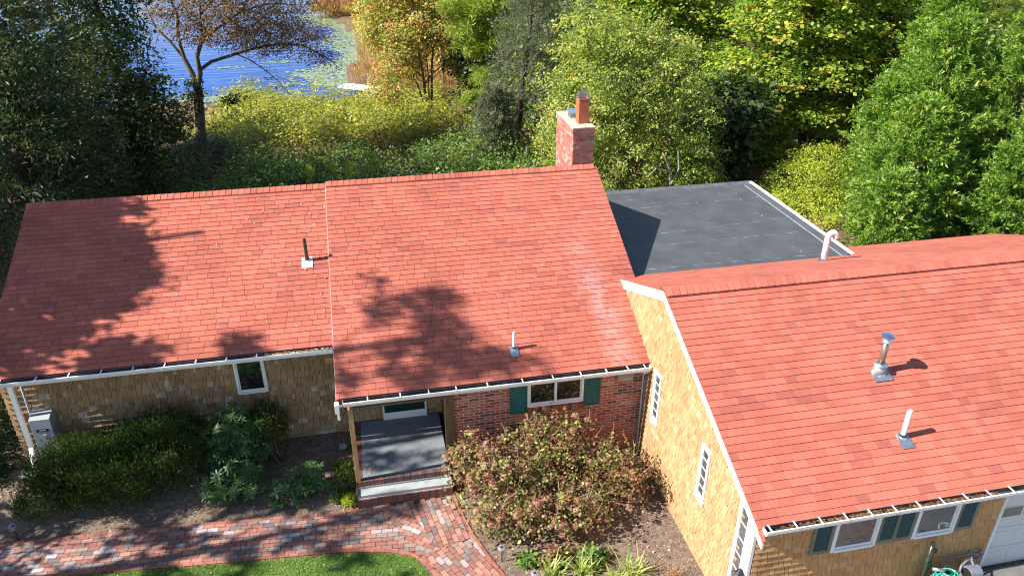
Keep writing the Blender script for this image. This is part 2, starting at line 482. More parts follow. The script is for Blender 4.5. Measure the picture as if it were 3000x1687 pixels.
frm = Frame((MX0-.012, EYM, zmid(EYM)), (1,0,0), (0, math.cos(th), math.sin(th)))
wm = MX1-MX0+.02
# the lower right part of the middle roof ends against the garage wall
ymeet = 13.67
reg_m = [(0,0), (GX0+.02-MX0, 0), (GX0+.02-MX0, (ymeet-EYM)/ln), (wm, (ymeet-EYM)/ln), (wm, sl_m), (0, sl_m)]
courses(P_roof, frm, [(0,0), (GX0+.035-MX0, 0), (GX0+.035-MX0, (ymeet-EYM)/ln-.0), (0, (ymeet-EYM)/ln-.0)], .1285, W3, .006, .015, .003, m_roof_mid, roof_mid, r1)
k0 = math.ceil(((ymeet-EYM)/ln)/.1375)
v0 = (ymeet-EYM)/ln
courses(P_roof, frm, [(0, v0), (wm, v0), (wm, sl_m), (0, sl_m)], .1285, W3, .006, .015, .003, m_roof_mid, roof_mid, r1)
frl = Frame((LX0-.012, EYL, zleft(EYL)), (1,0,0), (0, math.cos(th), math.sin(th)))
courses(P_roof, frl, [(0,0), (MX0-LX0+.008, 0), (MX0-LX0+.008, sl_l), (0, sl_l)], .1285, W3, .006, .015, .003, m_roof, roof_left, r1)

def ridge_caps(x0, x1, y, z, s1, s2, parent, r, step=.135, mat=None, hw=.14, up=.030):
    mesh = []
    for k in range(3):
        mb = MB(); a, b = .012, .004; L = step+.004
        zf, zb = -hw*s1, -hw*s2
        for (ya, za, yb, zb_) in ((-hw, zf, 0, 0), (0, 0, hw, zb)):
            mb.quad((0, ya, za+b), (L, ya, za+a+.002*k), (L, yb, zb_+a+.002*k+.004), (0, yb, zb_+b+.004))
        mb.quad((0, -hw, zf-.02), (L, -hw, zf-.02), (L, -hw, zf+a+.002*k), (0, -hw, zf+b))
        mb.quad((0, hw, zb-.02), (0, hw, zb+b), (L, hw, zb+a+.002*k), (L, hw, zb-.02))
        mb.quad((L, -hw, zf-.02), (L, 0, -.01), (L, 0, a+.004+.002*k), (L, -hw, zf+a+.002*k))
        mb.quad((L, 0, -.01), (L, hw, zb-.02), (L, hw, zb+a+.002*k), (L, 0, a+.004+.002*k))
        me = bpy.data.meshes.new('ridge_cap'); me.from_pydata(mb.v, [], mb.f); me.materials.append(mat or m_roof); me.update(); mesh.append(me)
    n = int((x1-x0)/step)
    for i in range(n+1):
        o = link(bpy.data.objects.new('ridge_cap', r.choice(mesh)))
        o.location = (x0+i*step, y, z+up+r.uniform(-.001, .001)); o.parent = parent
ridge_caps(MX0-.01, MX1-.12, RY, RZM, SM, SM, roof_mid, r1)
ridge_caps(LX0-.01, MX0-.15, RY, RZL, SM, SM, roof_left, r1)

# fascias, rake boards
mb = MB()
mb.box(LX0+.01, EYL+.012, 2.70, MX0-.012, EYL+.035, 2.872)
mb.build('fascia', m_white, house, 'white fascia under the left wing roof')
mb = MB(); mb.box(MX0+.01, EYM+.012, 2.20, 5.18, EYM+.035, 2.38)
mb.build('fascia', m_white, house)
for x, z0f, ey in ((MX0-.016, zmid, EYM), (LX0-.016, zleft, EYL)):
    mb = MB(); y1 = RY
    mb.ext([(x, ey, z0f(ey)-.12), (x, y1, z0f(y1)-.12), (x, y1, z0f(y1)-.004), (x, ey, z0f(ey)-.004)][::-1], (-.010, 0, 0))
    mb.build('rake_board', m_white, house)
mb = MB(); mb.ext([(MX1+.004, 13.9, zmid(13.9)-.16), (MX1+.004, RY, zmid(RY)-.16), (MX1+.004, RY, zmid(RY)-.004), (MX1+.004, 13.9, zmid(13.9)-.004)], (.02, 0, 0))
mb.build('rake_board', m_white, house)
# white return block under the lower left corner of the middle roof
mb = MB(); mb.box(MX0-.05, EYM-.11, 2.14, MX0+.03, EYM+.01, 2.33); mb.box(MX0-.02, EYM-.09, 1.98, MX0+.03, EYM-.03, 2.14)
mb.build('eave_return', m_white, house)

def gutter(x0, x1, y, zt, hangers, parent, label, d=.135, yback=None):
    mb = MB(); t = .006
    yb = y+d
    prof = [(y, zt), (y-.004, zt-.03), (y+.012, zt-.055), (y+.03, zt-.10), (yb, zt-.10), (yb, zt-.004)]
    inn = [(y+t+.006, zt-.004), (y+t+.004, zt-.03), (y+.012+t, zt-.055), (y+.034, zt-.093), (yb-t, zt-.093), (yb-t, zt-.004)]
    for pr, fl in ((prof, 0),):
        for (a, b) in zip(pr, pr[1:]): mb.quad((x0, a[0], a[1]), (x0, b[0], b[1]), (x1, b[0], b[1]), (x1, a[0], a[1]))
    mb.box(x0, y-.004, zt-.012, x1, y+.014, zt+.006)
    for x in (x0, x1-.004): mb.ext([(x, p[0], p[1]) for p in prof], (-.004, 0, 0))
    g = mb.build('gutter', m_white, parent, label)
    mb = MB()
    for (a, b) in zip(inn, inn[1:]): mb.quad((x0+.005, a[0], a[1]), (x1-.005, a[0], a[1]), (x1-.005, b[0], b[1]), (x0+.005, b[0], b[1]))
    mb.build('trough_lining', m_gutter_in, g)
    hm = bpy.data.meshes.new('gutter_hanger'); b = MB(); b.box(-.010, .002, -.006, .010, d+.01, .003); b.box(-.013, -.006, -.014, .013, .012, .008)
    hm.from_pydata(b.v, [], b.f); hm.materials.append(m_white); hm.update()
    for x in hangers:
        o = link(bpy.data.objects.new('gutter_hanger', hm)); o.location = (x, y, zt+.002); o.parent = g
    # leaf bits lying in the trough
    return g
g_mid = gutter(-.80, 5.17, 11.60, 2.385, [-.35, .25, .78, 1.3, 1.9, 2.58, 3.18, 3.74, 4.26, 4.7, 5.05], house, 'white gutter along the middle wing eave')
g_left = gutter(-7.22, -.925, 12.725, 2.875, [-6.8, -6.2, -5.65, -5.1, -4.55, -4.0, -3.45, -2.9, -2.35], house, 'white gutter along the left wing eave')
mb = MB(); rr = random.Random(3)
def litter(mb, x0, x1, y0, y1, z, n, r, s=(.012, .03)):
    for _ in range(n):
        a = r.uniform(0, 6.28); L = r.uniform(*s); w = L*r.uniform(.3, .8); x = r.uniform(x0, x1); y = r.uniform(y0, y1); zz = z+r.uniform(0, .02)
        c, s_ = math.cos(a), math.sin(a); t = r.uniform(-.012, .012)
        mb.quad((x-c*L, y-s_*L, zz), (x+s_*w, y-c*w, zz+t), (x+c*L, y+s_*L, zz+.004), (x-s_*w, y+c*w, zz-t+.004))
litter(mb, -2.2, -.95, 12.74, 12.84, 2.845, 420, rr)
litter(mb, -2.45, -2.3, 12.74, 12.8, 2.86, 20, rr)
m_debris = piece_mat('gutter_leaf_litter', [(0, (.30,.15,.05)), (.4, (.45,.28,.12)), (.7, (.16,.08,.03)), (1, (.55,.42,.25))], rough=.9)
mb.build('gutter_litter', m_debris, house, kind='stuff')

# soffits
mb = MB(); mb.box(LX0+.05, EYL+.036, 2.70, MX0-.02, 13.56, 2.715); mb.box(MX0+.02, EYM+.036, 2.20, 1.12, 13.56, 2.215); mb.box(1.12, EYM+.036, 2.20, 5.18, 11.96, 2.215)
mb.build('soffit', m_soffit, house)

# walls
wl = MB(); wl.box(-7.2, 13.58, -.3, 1.19, 13.75, 2.72)
wall_left = wl.build('wall', M('wall_sheathing', (.10,.07,.045), rough=.95), house, 'weathered cedar shingle wall of the left wing and entry')
mb = MB(); mb.box(-7.2, 13.76, -.3, -7.05, 21, 2.9); mb.box(-7.2, 20.9, -.3, 5.4, 21.05, 2.9); mb.box(5.25, 13.9, -.3, 5.4, 20.9, 2.95)
mb.build('wall', m_cedar_old, house, 'rear and side walls')
mb = MB(); mb.ext([(5.25, 13.9, 2.95), (5.25, RY, 4.66), (5.25, 20.9, 2.9)], (.1, 0, 0)); mb.ext([(-7.2, 13.6, 2.9), (-7.2, 20.9, 2.74), (-7.2, RY, 4.6)][::1], (-.1, 0, 0))
mb.build('gable', m_cedar_old, house)
# cedar shingles of the front wall
frw = Frame((-7.24, 13.58, .22), (1,0,0), (0,0,1))
CW = [.065, .08, .10, .12, .14, .17]
def skipw(u, v):
    x = -7.24+u; z = .22+v
    if -2.93 < x < -2.42 and 1.62 < z: return True
    if -.08 < x < .80 and z < 2.4: return True
    if -.7 < x < 1.2 and z < .44: return True
    return False
courses(P_wall, frw, [(0,0), (8.42,0), (8.42,2.50), (0,2.50)], .130, CW, .008, .040, .003, m_cedar_old, wall_left, r1, vg=.018, skip=skipw, jitter=.004, bias=-.0)
# side wall of the entry (right), timber post at the brick corner
mb = MB(); mb.box(1.19, 12.12, 0, 1.30, 13.75, 2.2); mb.build('wall', m_postdk, house, 'boarded side wall of the entry')
mb = MB(); mb.box(1.10, 11.93, .30, 1.278, 12.11, 2.2); mb.build('corner_post', m_postdk, house, 'dark rough timber post at the corner of the brick wall', bevel=.006)
mb = MB(); mb.box(1.088, 11.94, .35, 1.098, 12.10, 2.2); mb.build('post_lit_side', m_post, house)  # paler strip paints the sunlit left side of the dark post
mb = MB(); mb.box(-.735, 11.66, .457, -.645, 11.75, 2.2); mb.build('porch_post', m_post, house, 'slim cedar post at the left front of the entry', bevel=.005)
mb = MB(); mb.box(-.80, 11.70, 2.16, 1.10, 11.75, 2.199); mb.build('porch_beam', m_postdk, house)

# brick wall
mb = MB(); mb.box(1.28, 12.008, -.3, 5.2, 12.2, 2.2); bw = mb.build('wall', m_mortar, house, 'red brick wall with a double window between two green shutters')
frb = Frame((1.28, 12.008, .10), (1,0,0), (0,0,1))
BC = .0677
def skipb(u, v):
    x = 1.28+u; z = .10+v
    return (2.74 < x < 3.93 and 1.345 < z) or z > 2.19
row = 0; v = 0
while v < 2.1:
    off = -(row % 2)*.1065 - .03; u = off
    while u < 3.92:
        j = r1.uniform(-.0015, .0015)
        poly = clip_poly([(u+.006, v+.006), (u+.2065, v+.006+j), (u+.2065, v+BC-.006), (u+.006, v+BC-.006)], [(0,0), (3.885,0), (3.885,2.1), (0,2.1)])
        if poly:
            x0, x1 = u+1.28, u+.2085+1.28
            zc = .10+v+BC/2
            if zc > 1.345 and x0 < 3.915 and x1 > 2.75:      # cut at the window opening
                parts = [clip_poly(poly, [(0,0), (2.75-1.28,0), (2.75-1.28,3), (0,3)]), clip_poly(poly, [(3.915-1.28,0), (5,0), (5,3), (3.915-1.28,3)])]
            else: parts = [poly]
            for q in parts:
                if q: P_brick.add(frb, q, .004+r1.uniform(-.001, .0015), .004, m_brick, bw, 0, 3.0 if zc < .85 else 0)
        u += .2125
    v += BC; row += 1
mb = MB(); mb.box(1.3, 11.985, -.3, 5.19, 12.007, .10); mb.build('wall_footing', m_conc, house)
# rowlock sill bricks under the window
u = 2.755
while u < 3.90:
    fr = Frame((u, 11.955, 1.335), (1,0,0), (0,0,1))
    me = MB(); me.box(.003, 0, 0, .062, .06, .135)
    if 'sillbrick' not in Pieces.cache:
        q = bpy.data.meshes.new('brick'); q.from_pydata(me.v, [], me.f); q.materials.append(m_brick); q.update(); Pieces.cache['sillbrick'] = q
    o = link(bpy.data.objects.new('brick', Pieces.cache['sillbrick'])); o.location = (u, 11.950+r1.uniform(-.002,.002), 1.345); o.rotation_euler = (math.radians(6), 0, 0); o.parent = bw; u += .0655
# white corner strip beside the garage wall
mb = MB(); mb.box(5.165, 11.98, 0, 5.188, 12.0, 2.2); mb.build('corner_trim', m_white, house)

# windows -------------------------------------------------------
def window(parent, x0, x1, z0, z1, y, casing, depth, gl, label, sashes=1, sillh=0., fm=m_white):
    mb = MB(); c = casing; yf = y-depth
    mb.box(x0, yf, z0, x0+c, y, z1); mb.box(x1-c, yf, z0, x1, y, z1)
    mb.box(x0+c, yf, z1-c, x1-c, y, z1); mb.box(x0+c, yf-.012, z0, x1-c, y, z0+c)
    w = mb.build('window', fm, parent, label, bevel=.002)
    wi = (x1-x0-2*c)/sashes
    for s in range(sashes):
        a = x0+c+s*wi; b = a+wi; t = .028
        m2 = MB(); y2 = yf+.018
        m2.box(a+.002, y2, z0+c+.002, a+t, y2+.03, z1-c-.002); m2.box(b-t, y2, z0+c+.002, b-.002, y2+.03, z1-c-.002)
        m2.box(a+t, y2, z0+c+.002, b-t, y2+.03, z0+c+t+.014); m2.box(a+t, y2, z1-c-t, b-t, y2+.03, z1-c-.002)
        m2.build('sash', fm, w)
        m3 = MB(); m3.box(a+t-.004, y2+.014, z0+c+t+.010, b-t+.004, y2+.02, z1-c-t+.004); m3.build('pane', gl, w)
        if sashes > 1 and s: 
            m4 = MB(); m4.box(a-.02, yf-.004, z0+c+.003, a+.02, yf+.017, z1-c-.003); m4.build('mullion', fm, w)
    return w
window(house, 2.75, 3.915, 1.50, 2.195, 12.0, .045, .03, m_glass, 'double casement window in the brick wall', 2)
window(house, -2.975, -2.375, 1.545, 2.68, 13.575, .045, .05, m_glass, 'small dark window in the left shingle wall')
mb = MB(); 
for i, (dx, dz) in enumerate(((0,0), (.05,.03), (-.03,.05))): pass

def shutter(parent, x0, x1, z0, z1, y, frame_m, slat_m, cols=1, label=None, slat=.028, fw=.035):
    yf = y-.032; mb = MB()
    mb.box(x0, yf, z0, x0+fw, y, z1); mb.box(x1-fw, yf, z0, x1, y, z1)
    mb.box(x0+fw, yf, z0, x1-fw, y, z0+fw*1.3); mb.box(x0+fw, yf, z1-fw*1.3, x1-fw, y, z1)
    mid = []
    if cols == 2:
        xm = (x0+x1)/2; mb.box(xm-fw*.6, yf, z0+fw*1.3, xm+fw*.6, y, z1-fw*1.3); spans = [(x0+fw, xm-fw*.6), (xm+fw*.6, x1-fw)]
    else: spans = [(x0+fw, x1-fw)]
    s = mb.build('shutter', frame_m, parent, label)
    b = MB()
    for a, c in spans:
        b.box(a, y-.006, z0+fw, c, y-.002, z1-fw)
        z = z0+fw*1.3
        while z+slat < z1-fw*1.3:
            b.quad((a, yf+.006, z), (c, yf+.006, z), (c, y-.008, z+slat*.95), (a, y-.008, z+slat*.95)); b.quad((a, yf+.006, z), (a, yf+.006, z-.005), (c, yf+.006, z-.005), (c, yf+.006, z)); z += slat
    b.build('louvers', slat_m, s)
    return s
shutter(house, 2.40, 2.745, 1.385, 2.19, 11.998, m_teal, m_teal, label='teal shutter left of the brick wall window')
shutter(house, 3.925, 4.265, 1.385, 2.19, 11.998, m_teal, m_teal, label='teal shutter right of the brick wall window')

# vent hood on the brick wall
mb = MB()
mb.ext([(4.60,11.99,2.17), (4.60,11.87,2.00), (4.60,11.87,1.96), (4.60,11.99,1.96)][::-1], (-.31, 0, 0))
mb.build('dryer_vent', M('vent_hood_beige', (.36,.32,.25), (.31,.275,.215), rough=.55), house, 'beige louvred vent hood under the eave')

# entry door -----------------------------------------------------
mb = MB(); mb.box(-.11, 13.52, .457, -.075, 13.57, 2.2); mb.box(.80, 13.52, .457, .84, 13.57, 2.2)
door = mb.build('door', m_white, house, 'dark green front door in a white frame with white kick panel')
mb = MB(); mb.box(-.074, 13.525, .458, .799, 13.56, .635); mb.build('kick_panel', m_white, door)
mb = MB(); mb.box(-.074, 13.53, .637, .799, 13.56, 2.2); mb.build('door_leaf', m_doorgr, door)
for a in (0, 1):
    mb = MB(); x0 = -.02+a*.42; mb.box(x0, 13.524, .72, x0+.34, 13.5285, 1.3); mb.build('door_panel', m_doorgr, door)
mb = MB(); mb.tube([(.74, 13.525, 1.25), (.74, 13.47, 1.25), (.66, 13.46, 1.25)], .012, 6); mb.build('door_handle', m_alum, door)

# entry floor ----------------------------------------------------
mb = MB(); mb.box(-.605, 11.745, .30, 1.095, 13.565, .457); slab = mb.build('entry_floor', m_stone, house, 'blue-grey stone floor of the covered entry')
mb = MB(); mb.box(-.395, 11.76, .4571, -.391, 13.55, .4585); mb.box(.755, 11.76, .4571, .759, 13.55, .4585); mb.build('joint_line', m_seam, slab)
mb = MB(); mb.box(-.72, 11.66, 0, 1.12, 13.57, .299); mb.build('entry_base', m_mortar, house)
def brickbox(x, y, z, sx, sy, sz, parent, key):
    k = ('bb', key, sx, sy, sz)
    if k not in Pieces.cache:
        b = MB(); b.box(0, 0, 0, sx, sy, sz); q = bpy.data.meshes.new('brick'); q.from_pydata(b.v, [], b.f); q.materials.append(m_brick_dk); q.update(); Pieces.cache[k] = q
    o = link(bpy.data.objects.new('brick', Pieces.cache[k])); o.location = (x, y, z+r1.uniform(-.002, .002)); o.parent = parent
m_brick_dk = piece_mat('dark_brick', [(0, (.20,.06,.045)), (.25, (.12,.06,.05)), (.45, (.06,.045,.045)), (.6, (.085,.06,.055)), (.8, (.26,.075,.05)), (1, (.11,.07,.06))], fine=(.7, 1.25), scale=45, rough=.85, bs=.5)
mb = MB(); mb.box(-.715, 11.655, .30, 1.09, 11.74, .452); mb.box(-.715, 11.742, .3, -.61, 13.56, .452); edge = mb.build('entry_edge', m_mortar, house, 'brick on edge border of the entry floor')
x = -.715
while x < 1.06: brickbox(x, 11.64, .335, .0625, .10, .124, edge, 'a'); x += .0715
y = 11.76
while y < 13.5: brickbox(-.722, y, .40, .108, .0625, .06, edge, 'b'); y += .0715
mb = MB(); mb.box(-.74, 11.44, .0, 1.12, 11.66, .21); mb.build('step_base', m_mortar, house)
mb = MB(); mb.box(-.73, 11.445, .212, 1.12, 11.654, .28); mb.build('step_tread', m_step, house, 'pale grey stone step tread', bevel=.004)
mb = MB(); mb.box(-.735, 11.425, -.05, 1.12, 11.438, .205); edge2 = mb.build('step_riser', m_mortar, house, 'row of upright dark bricks facing the step')
x = -.735
while x < 1.08: brickbox(x, 11.405, .0, .0625, .03, .208, edge2, 'c'); x += .0715
mb = MB(); mb.box(-.745, 11.44, -.05, -.73, 13.55, .335); mb.build('entry_side', m_brick_dk, house)

# chimney --------------------------------------------------------
chx0, chx1, chy0, chy1, chz = 5.63, 6.23, 19.32, 21.10, 5.0
mb = MB(); mb.box(chx0+.008, chy0+.008, 0, chx1-.008, chy1-.008, chz-.02)
chim = mb.build('chimney', m_mortar, house, 'tall brick chimney with terracotta flue')
def brick_face(fr, w, h, z0, parent, proud=.008, z_from=0):
    row = 0; v = 0
    while v < h:
        u = -(row % 2)*.1065 - .03
        while u < w:
            q = clip_poly([(u+.004, v+.004), (u+.2085, v+.004), (u+.2085, v+BC-.004), (u+.004, v+BC-.004)], [(0,0), (w,0), (w,h), (0,h)])
            if q and z0+v > z_from: P_chim.add(fr, q, proud, proud, m_brick_ch, parent, 0, 0)
            u += .2125
        v += BC; row += 1
P_chim = Pieces()
m_brick_ch = piece_mat('chimney_brick', [(0, (.33,.11,.075)), (.3, (.38,.16,.11)), (.5, (.26,.085,.065)), (.7, (.42,.20,.15)), (.85, (.20,.075,.065)), (1, (.50,.32,.26))], fine=(.75, 1.25), scale=40, rough=.85, bs=.5, stain=((.66,.58,.53), 3.2, .56, .68, .6))
zb = 2.8; hh = chz-.16-zb
brick_face(Frame((chx0+.008, chy0+.008, zb), (1,0,0), (0,0,1)), chx1-chx0-.016, hh, zb, chim)
brick_face(Frame((chx0+.008, chy1-.008, zb), (0,-1,0), (0,0,1)), chy1-chy0-.016, hh, zb, chim)
brick_face(Frame((chx1-.008, chy0+.008, zb), (0,1,0), (0,0,1)), chy1-chy0-.016, hh, zb, chim)
brick_face(Frame((chx0-.012, chy0-.012, chz-.155), (1,0,0), (0,0,1)), chx1-chx0+.024, .136, 9, chim, .01)
brick_face(Frame((chx0-.012, chy1+.012, chz-.155), (0,-1,0), (0,0,1)), chy1-chy0+.024, .136, 9, chim, .01)
mb = MB(); mb.box(chx0-.012, chy0-.012, chz-.155, chx1+.012, chy1+.012, chz-.022); mb.build('corbel_course', m_mortar, chim)
mb = MB(); mb.box(chx0-.02, chy0-.02, chz-.02, chx1+.02, chy1+.02, chz+.02); mb.build('chimney_crown', m_crown, chim, bevel=.01)
mb = MB(); fx0, fx1, fy0, fy1 = 5.86, 6.16, 19.66, 19.96; ft = 5.70
for (a, b, c, d) in ((fx0, fy0, fx1, fy0+.03), (fx0, fy1-.03, fx1, fy1), (fx0, fy0+.03, fx0+.03, fy1-.03), (fx1-.03, fy0+.03, fx1, fy1-.03)): mb.box(a, b, chz, c, d, ft)
mb.build('flue', m_terra, chim, bevel=.012)
mb = MB()
def cage(mb, x0, y0, x1, y1, z0, z1, step=.035, r=.003):
    for i in range(int((x1-x0)/step)+1):
        x = x0+i*step
        for y in (y0, y1): mb.box(x-r, y-r, z0, x+r, y+r, z1)
    for i in range(int((y1-y0)/step)+1):
        y = y0+i*step
        for x in (x0, x1): mb.box(x-r, y-r, z0, x+r, y+r, z1)
    z = z0
    while z <= z1:
        mb.box(x0, y0-r, z-r, x1, y0+r, z+r); mb.box(x0, y1-r, z-r, x1, y1+r, z+r); mb.box(x0-r, y0, z-r, x0+r, y1, z+r); mb.box(x1-r, y0, z-r, x1+r, y1, z+r); z += step
cage(mb, fx0+.015, fy0+.015, fx1-.015, fy1-.015, ft-.02, ft+.17)
for i in range(9): mb.box(fx0+.015, fy0+.02+i*.033-.002, ft+.165, fx1-.015, fy0+.02+i*.033+.002, ft+.17)
mb.box(fx0-.008, fy0-.008, ft-.012, fx1+.008, fy0-.001, ft+.012); mb.box(fx0-.008, fy0, ft-.012, fx0-.001, fy1, ft+.012)
mb.build('spark_guard', m_alum, chim, 'open wire spark guard on the terracotta flue')
mb = MB(); cage(mb, 5.82, 20.25, 6.08, 20.55, chz+.02, chz+.17, .03, .004); mb.build('flue_cage', m_alum, chim)
mb = MB(); mb.ext([(5.76,20.18,chz+.19), (6.14,20.18,chz+.19), (6.14,20.62,chz+.21), (5.76,20.62,chz+.21)], (0,0,.012)); mb.build('flue_lid', M('bluish_steel_lid', (.42,.50,.62), (.36,.43,.55), rough=.3, metal=.7), chim, 'flat steel lid over the low second flue')

# downspouts
mb = MB()
def flat_pipe(mb, pts, w=.07, d=.05):
    for a, b in zip(pts, pts[1:]):
        a, b = Vector(a), Vector(b)
        t = (b-a).normalized(); u = Vector((1,0,0)); u = (u - t*u.dot(t)).normalized(); n = t.cross(u)
        q = [a+u*w/2+n*d/2, a-u*w/2+n*d/2, a-u*w/2-n*d/2, a+u*w/2-n*d/2]
        mb.ext([tuple(p) for p in q], tuple(a-b))
flat_pipe(mb, [(-6.96, 12.79, 2.76), (-6.97, 13.40, 2.50)]); flat_pipe(mb, [(-6.97, 13.40, 2.52), (-7.0, 13.42, .92)], .085, .06)
flat_pipe(mb, [(-7.0, 13.42, .93), (-6.97, 13.24, .62)], .08, .055); flat_pipe(mb, [(-6.97, 13.25, .64), (-6.94, 13.12, .42)], .075, .055)
mb.build('downspout', m_white, house, 'white downspout at the left corner of the house')
mb = MB(); flat_pipe(mb, [(5.13, 11.66, 2.27), (5.13, 11.9, 2.05)], .055, .045); mb.build('downspout', m_white, house)

# ------------------------------------------------------------------ flat roofed addition at the back
FZ = 3.17
mb = MB(); mb.box(5.52, 13.95, -.3, 10.85, 18.95, FZ-.06)
add_w = mb.build('wall', m_cedar_old, house, 'walls of the flat roofed rear addition')
mb = MB(); mb.box(5.50, 13.9, FZ-.055, 10.995, 19.06, FZ); fl = mb.build('flat_roof', m_epdm, house, 'black membrane flat roof with pale seams')
mb = MB()
mb.box(10.90, 14.0, FZ+.0, 11.0, 19.06, FZ+.05); mb.build('roof_edge', m_white, fl, 'white metal drip edge')
mb = MB(); mb.ext([(10.72,14.0,FZ+.003), (10.895,14.0,FZ+.04), (10.895,18.9,FZ+.04), (10.72,18.9,FZ+.003)], (0,0,.003)); mb.build('edge_strip', m_epdm, fl)
mb = MB(); mb.ext([(5.52,18.93,FZ+.003), (10.9,18.93,FZ+.003), (10.9,19.04,FZ+.06), (5.52,19.04,FZ+.06)], (0,0,.003)); mb.box(5.52, 19.04, FZ-.05, 11.0, 19.07, FZ+.062); mb.build('edge_strip', M('edge_flashing_dark', (.12,.125,.135), (.08,.085,.09), rough=.5), fl)
for pts in (((5.5,16.0),(8.2,16.16),(10.7,16.42)), ((5.5,15.42),(8,15.45),(10.7,15.5)), ((5.5,14.25),(8,14.24),(10.6,14.2)), ((5.5,17.7),(10.8,17.95))):
    mb = MB()
    for (a, b) in zip(pts, pts[1:]):
        n = 14
        for i in range(n):
            t0, t1 = i/n, (i+1)/n
            x0, x1 = a[0]+(b[0]-a[0])*t0, a[0]+(b[0]-a[0])*t1; y0, y1 = a[1]+(b[1]-a[1])*t0, a[1]+(b[1]-a[1])*t1
            w = .007+.005*math.sin(i*2.1+a[1])
            mb.quad((x0, y0-w, FZ+.004), (x1, y1-w, FZ+.004), (x1, y1+w, FZ+.004), (x0, y0+w, FZ+.004))
    mb.build('seam', m_seam, fl)
rs = random.Random(8)
for i in range(16):
    x0 = rs.uniform(6.0, 10.4); y0 = rs.uniform(14.3, 18.6); a = rs.uniform(-.25, .25); q = rs.uniform(.06, .35); mb = MB()
    for k in range(3): 
        xx = x0+q*k/3; yy = y0+a*q*k/3+.01*math.sin(k*2); mb.quad((xx, yy-.005, FZ+.004), (xx+q/3, yy+a*q/3-.004, FZ+.004), (xx+q/3, yy+a*q/3+.004, FZ+.006), (xx, yy+.006, FZ+.006))
    mb.build('wrinkle', m_seam, fl)
mb = MB(); mb.box(10.69, 14.0, FZ+.0005, 10.712, 18.9, FZ+.005); mb.build('seam', M('pale_edge_line', (.42,.43,.45), (.25,.26,.28), scale=9, rough=.6), fl)

# ------------------------------------------------------------------ garage wing
garage = thing('garage', 'attached garage wing with red shingle roof, bright new cedar shingles and white gable trim', 'garage', (8, 9, 0))
G_roof = Pieces(); G_wall = Pieces()
tg = math.atan(SG); tb = math.atan(SB)
mb = MB(); mb.ext([(GX0, GEY, zgf(GEY)-.006), (GX1, GEY, zgf(GEY)-.006), (GX1, GRY, GRZ-.006), (GX0, GRY, GRZ-.006)], (0,0,.1))
gr_f = mb.build('roof', m_underlay, garage, 'front slope of the garage roof')
mb = MB(); mb.ext([(GX0, GRY+.001, GRZ-.006), (GX1, GRY+.001, GRZ-.006), (GX1, GBY, zgb(GBY)-.006), (GX0, GBY, zgb(GBY)-.006)], (0,0,.1))
gr_b = mb.build('roof', m_underlay, garage, 'rear slope of the garage roof seen at a grazing angle')
frg = Frame((GX0-.02, GEY, zgf(GEY)), (1,0,0), (0, math.cos(tg), math.sin(tg)))
W4 = [.15, .2, .2, .25, .3, .3]
courses(G_roof, frg, [(0,0), (GX1-GX0, 0), (GX1-GX0, (GRY-GEY)/math.cos(tg)), (0, (GRY-GEY)/math.cos(tg))], .137, W4, .004, .015, .003, m_roof, gr_f, r1, vg=.0035)
frgb = Frame((GX1, GBY, zgb(GBY)), (-1,0,0), (0, -math.cos(tb), math.sin(tb)))
courses(G_roof, frgb, [(0,0), (GX1-GX0+.02, 0), (GX1-GX0+.02, (GBY-GRY)/math.cos(tb)), (0, (GBY-GRY)/math.cos(tb))], .137, W4, .0035, .011, .003, m_roof, gr_b, r1, skip=lambda u, v: GX1-u < 10.9 and GBY-v*math.cos(tb) > 14.05 and True, bias=6)
ridge_caps(GX0-.02, GX1-.12, GRY, GRZ, SG, SB, gr_f, r1, hw=.165, up=.045)
# rake boards on the gable
def rake(x, ya, yb, zf, h, t, name='rake_board', dz=0.):
    mb = MB(); mb.ext([(x, ya, zf(ya)-.008-dz), (x, yb, zf(yb)-.008-dz), (x, yb, zf(yb)-h-dz), (x, ya, zf(ya)-h-dz)], (-t, 0, 0))
    return mb.build(name, m_white, garage)
rake(GX0-.022, GEY-.16, GRY+.0, zgf, .165, .03); rake(GX0-.022, GRY+.001, 13.68, zgb, .21, .03)
rake(GX0-.036, GRY+.06, 13.69, zgb, .05, .012, 'rake_moulding'); rake(GX0-.036, GEY-.14, GRY, zgf, .045, .012, 'rake_moulding')
# red drip corner in front of the gutter
mb = MB(); mb.ext([(GX0-.03, GEY-.17, zgf(GEY-.17)), (GX0+.03, GEY-.17, zgf(GEY-.17)), (GX0+.04, GEY, zgf(GEY)+.004), (GX0-.03, GEY, zgf(GEY)+.004)], (0,0,.012)); mb.build('shingle_overhang', m_roof, garage)
mb = MB(); mb.box(GX0+.02, GEY+.01, 2.2, GX1-.02, GEY+.032, 2.37); mb.build('fascia', m_white, garage)
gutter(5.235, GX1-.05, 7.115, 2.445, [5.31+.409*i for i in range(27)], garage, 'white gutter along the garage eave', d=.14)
mb = MB(); litter(mb, 5.5, 9.2, 7.14, 7.24, 2.385, 800, rr, (.015, .035))
mb.build('gutter_litter', piece_mat('brown_litter', [(0, (.10,.045,.02)), (.5, (.20,.09,.035)), (.8, (.05,.025,.015)), (1, (.35,.20,.10))], rough=.95), garage, kind='stuff')
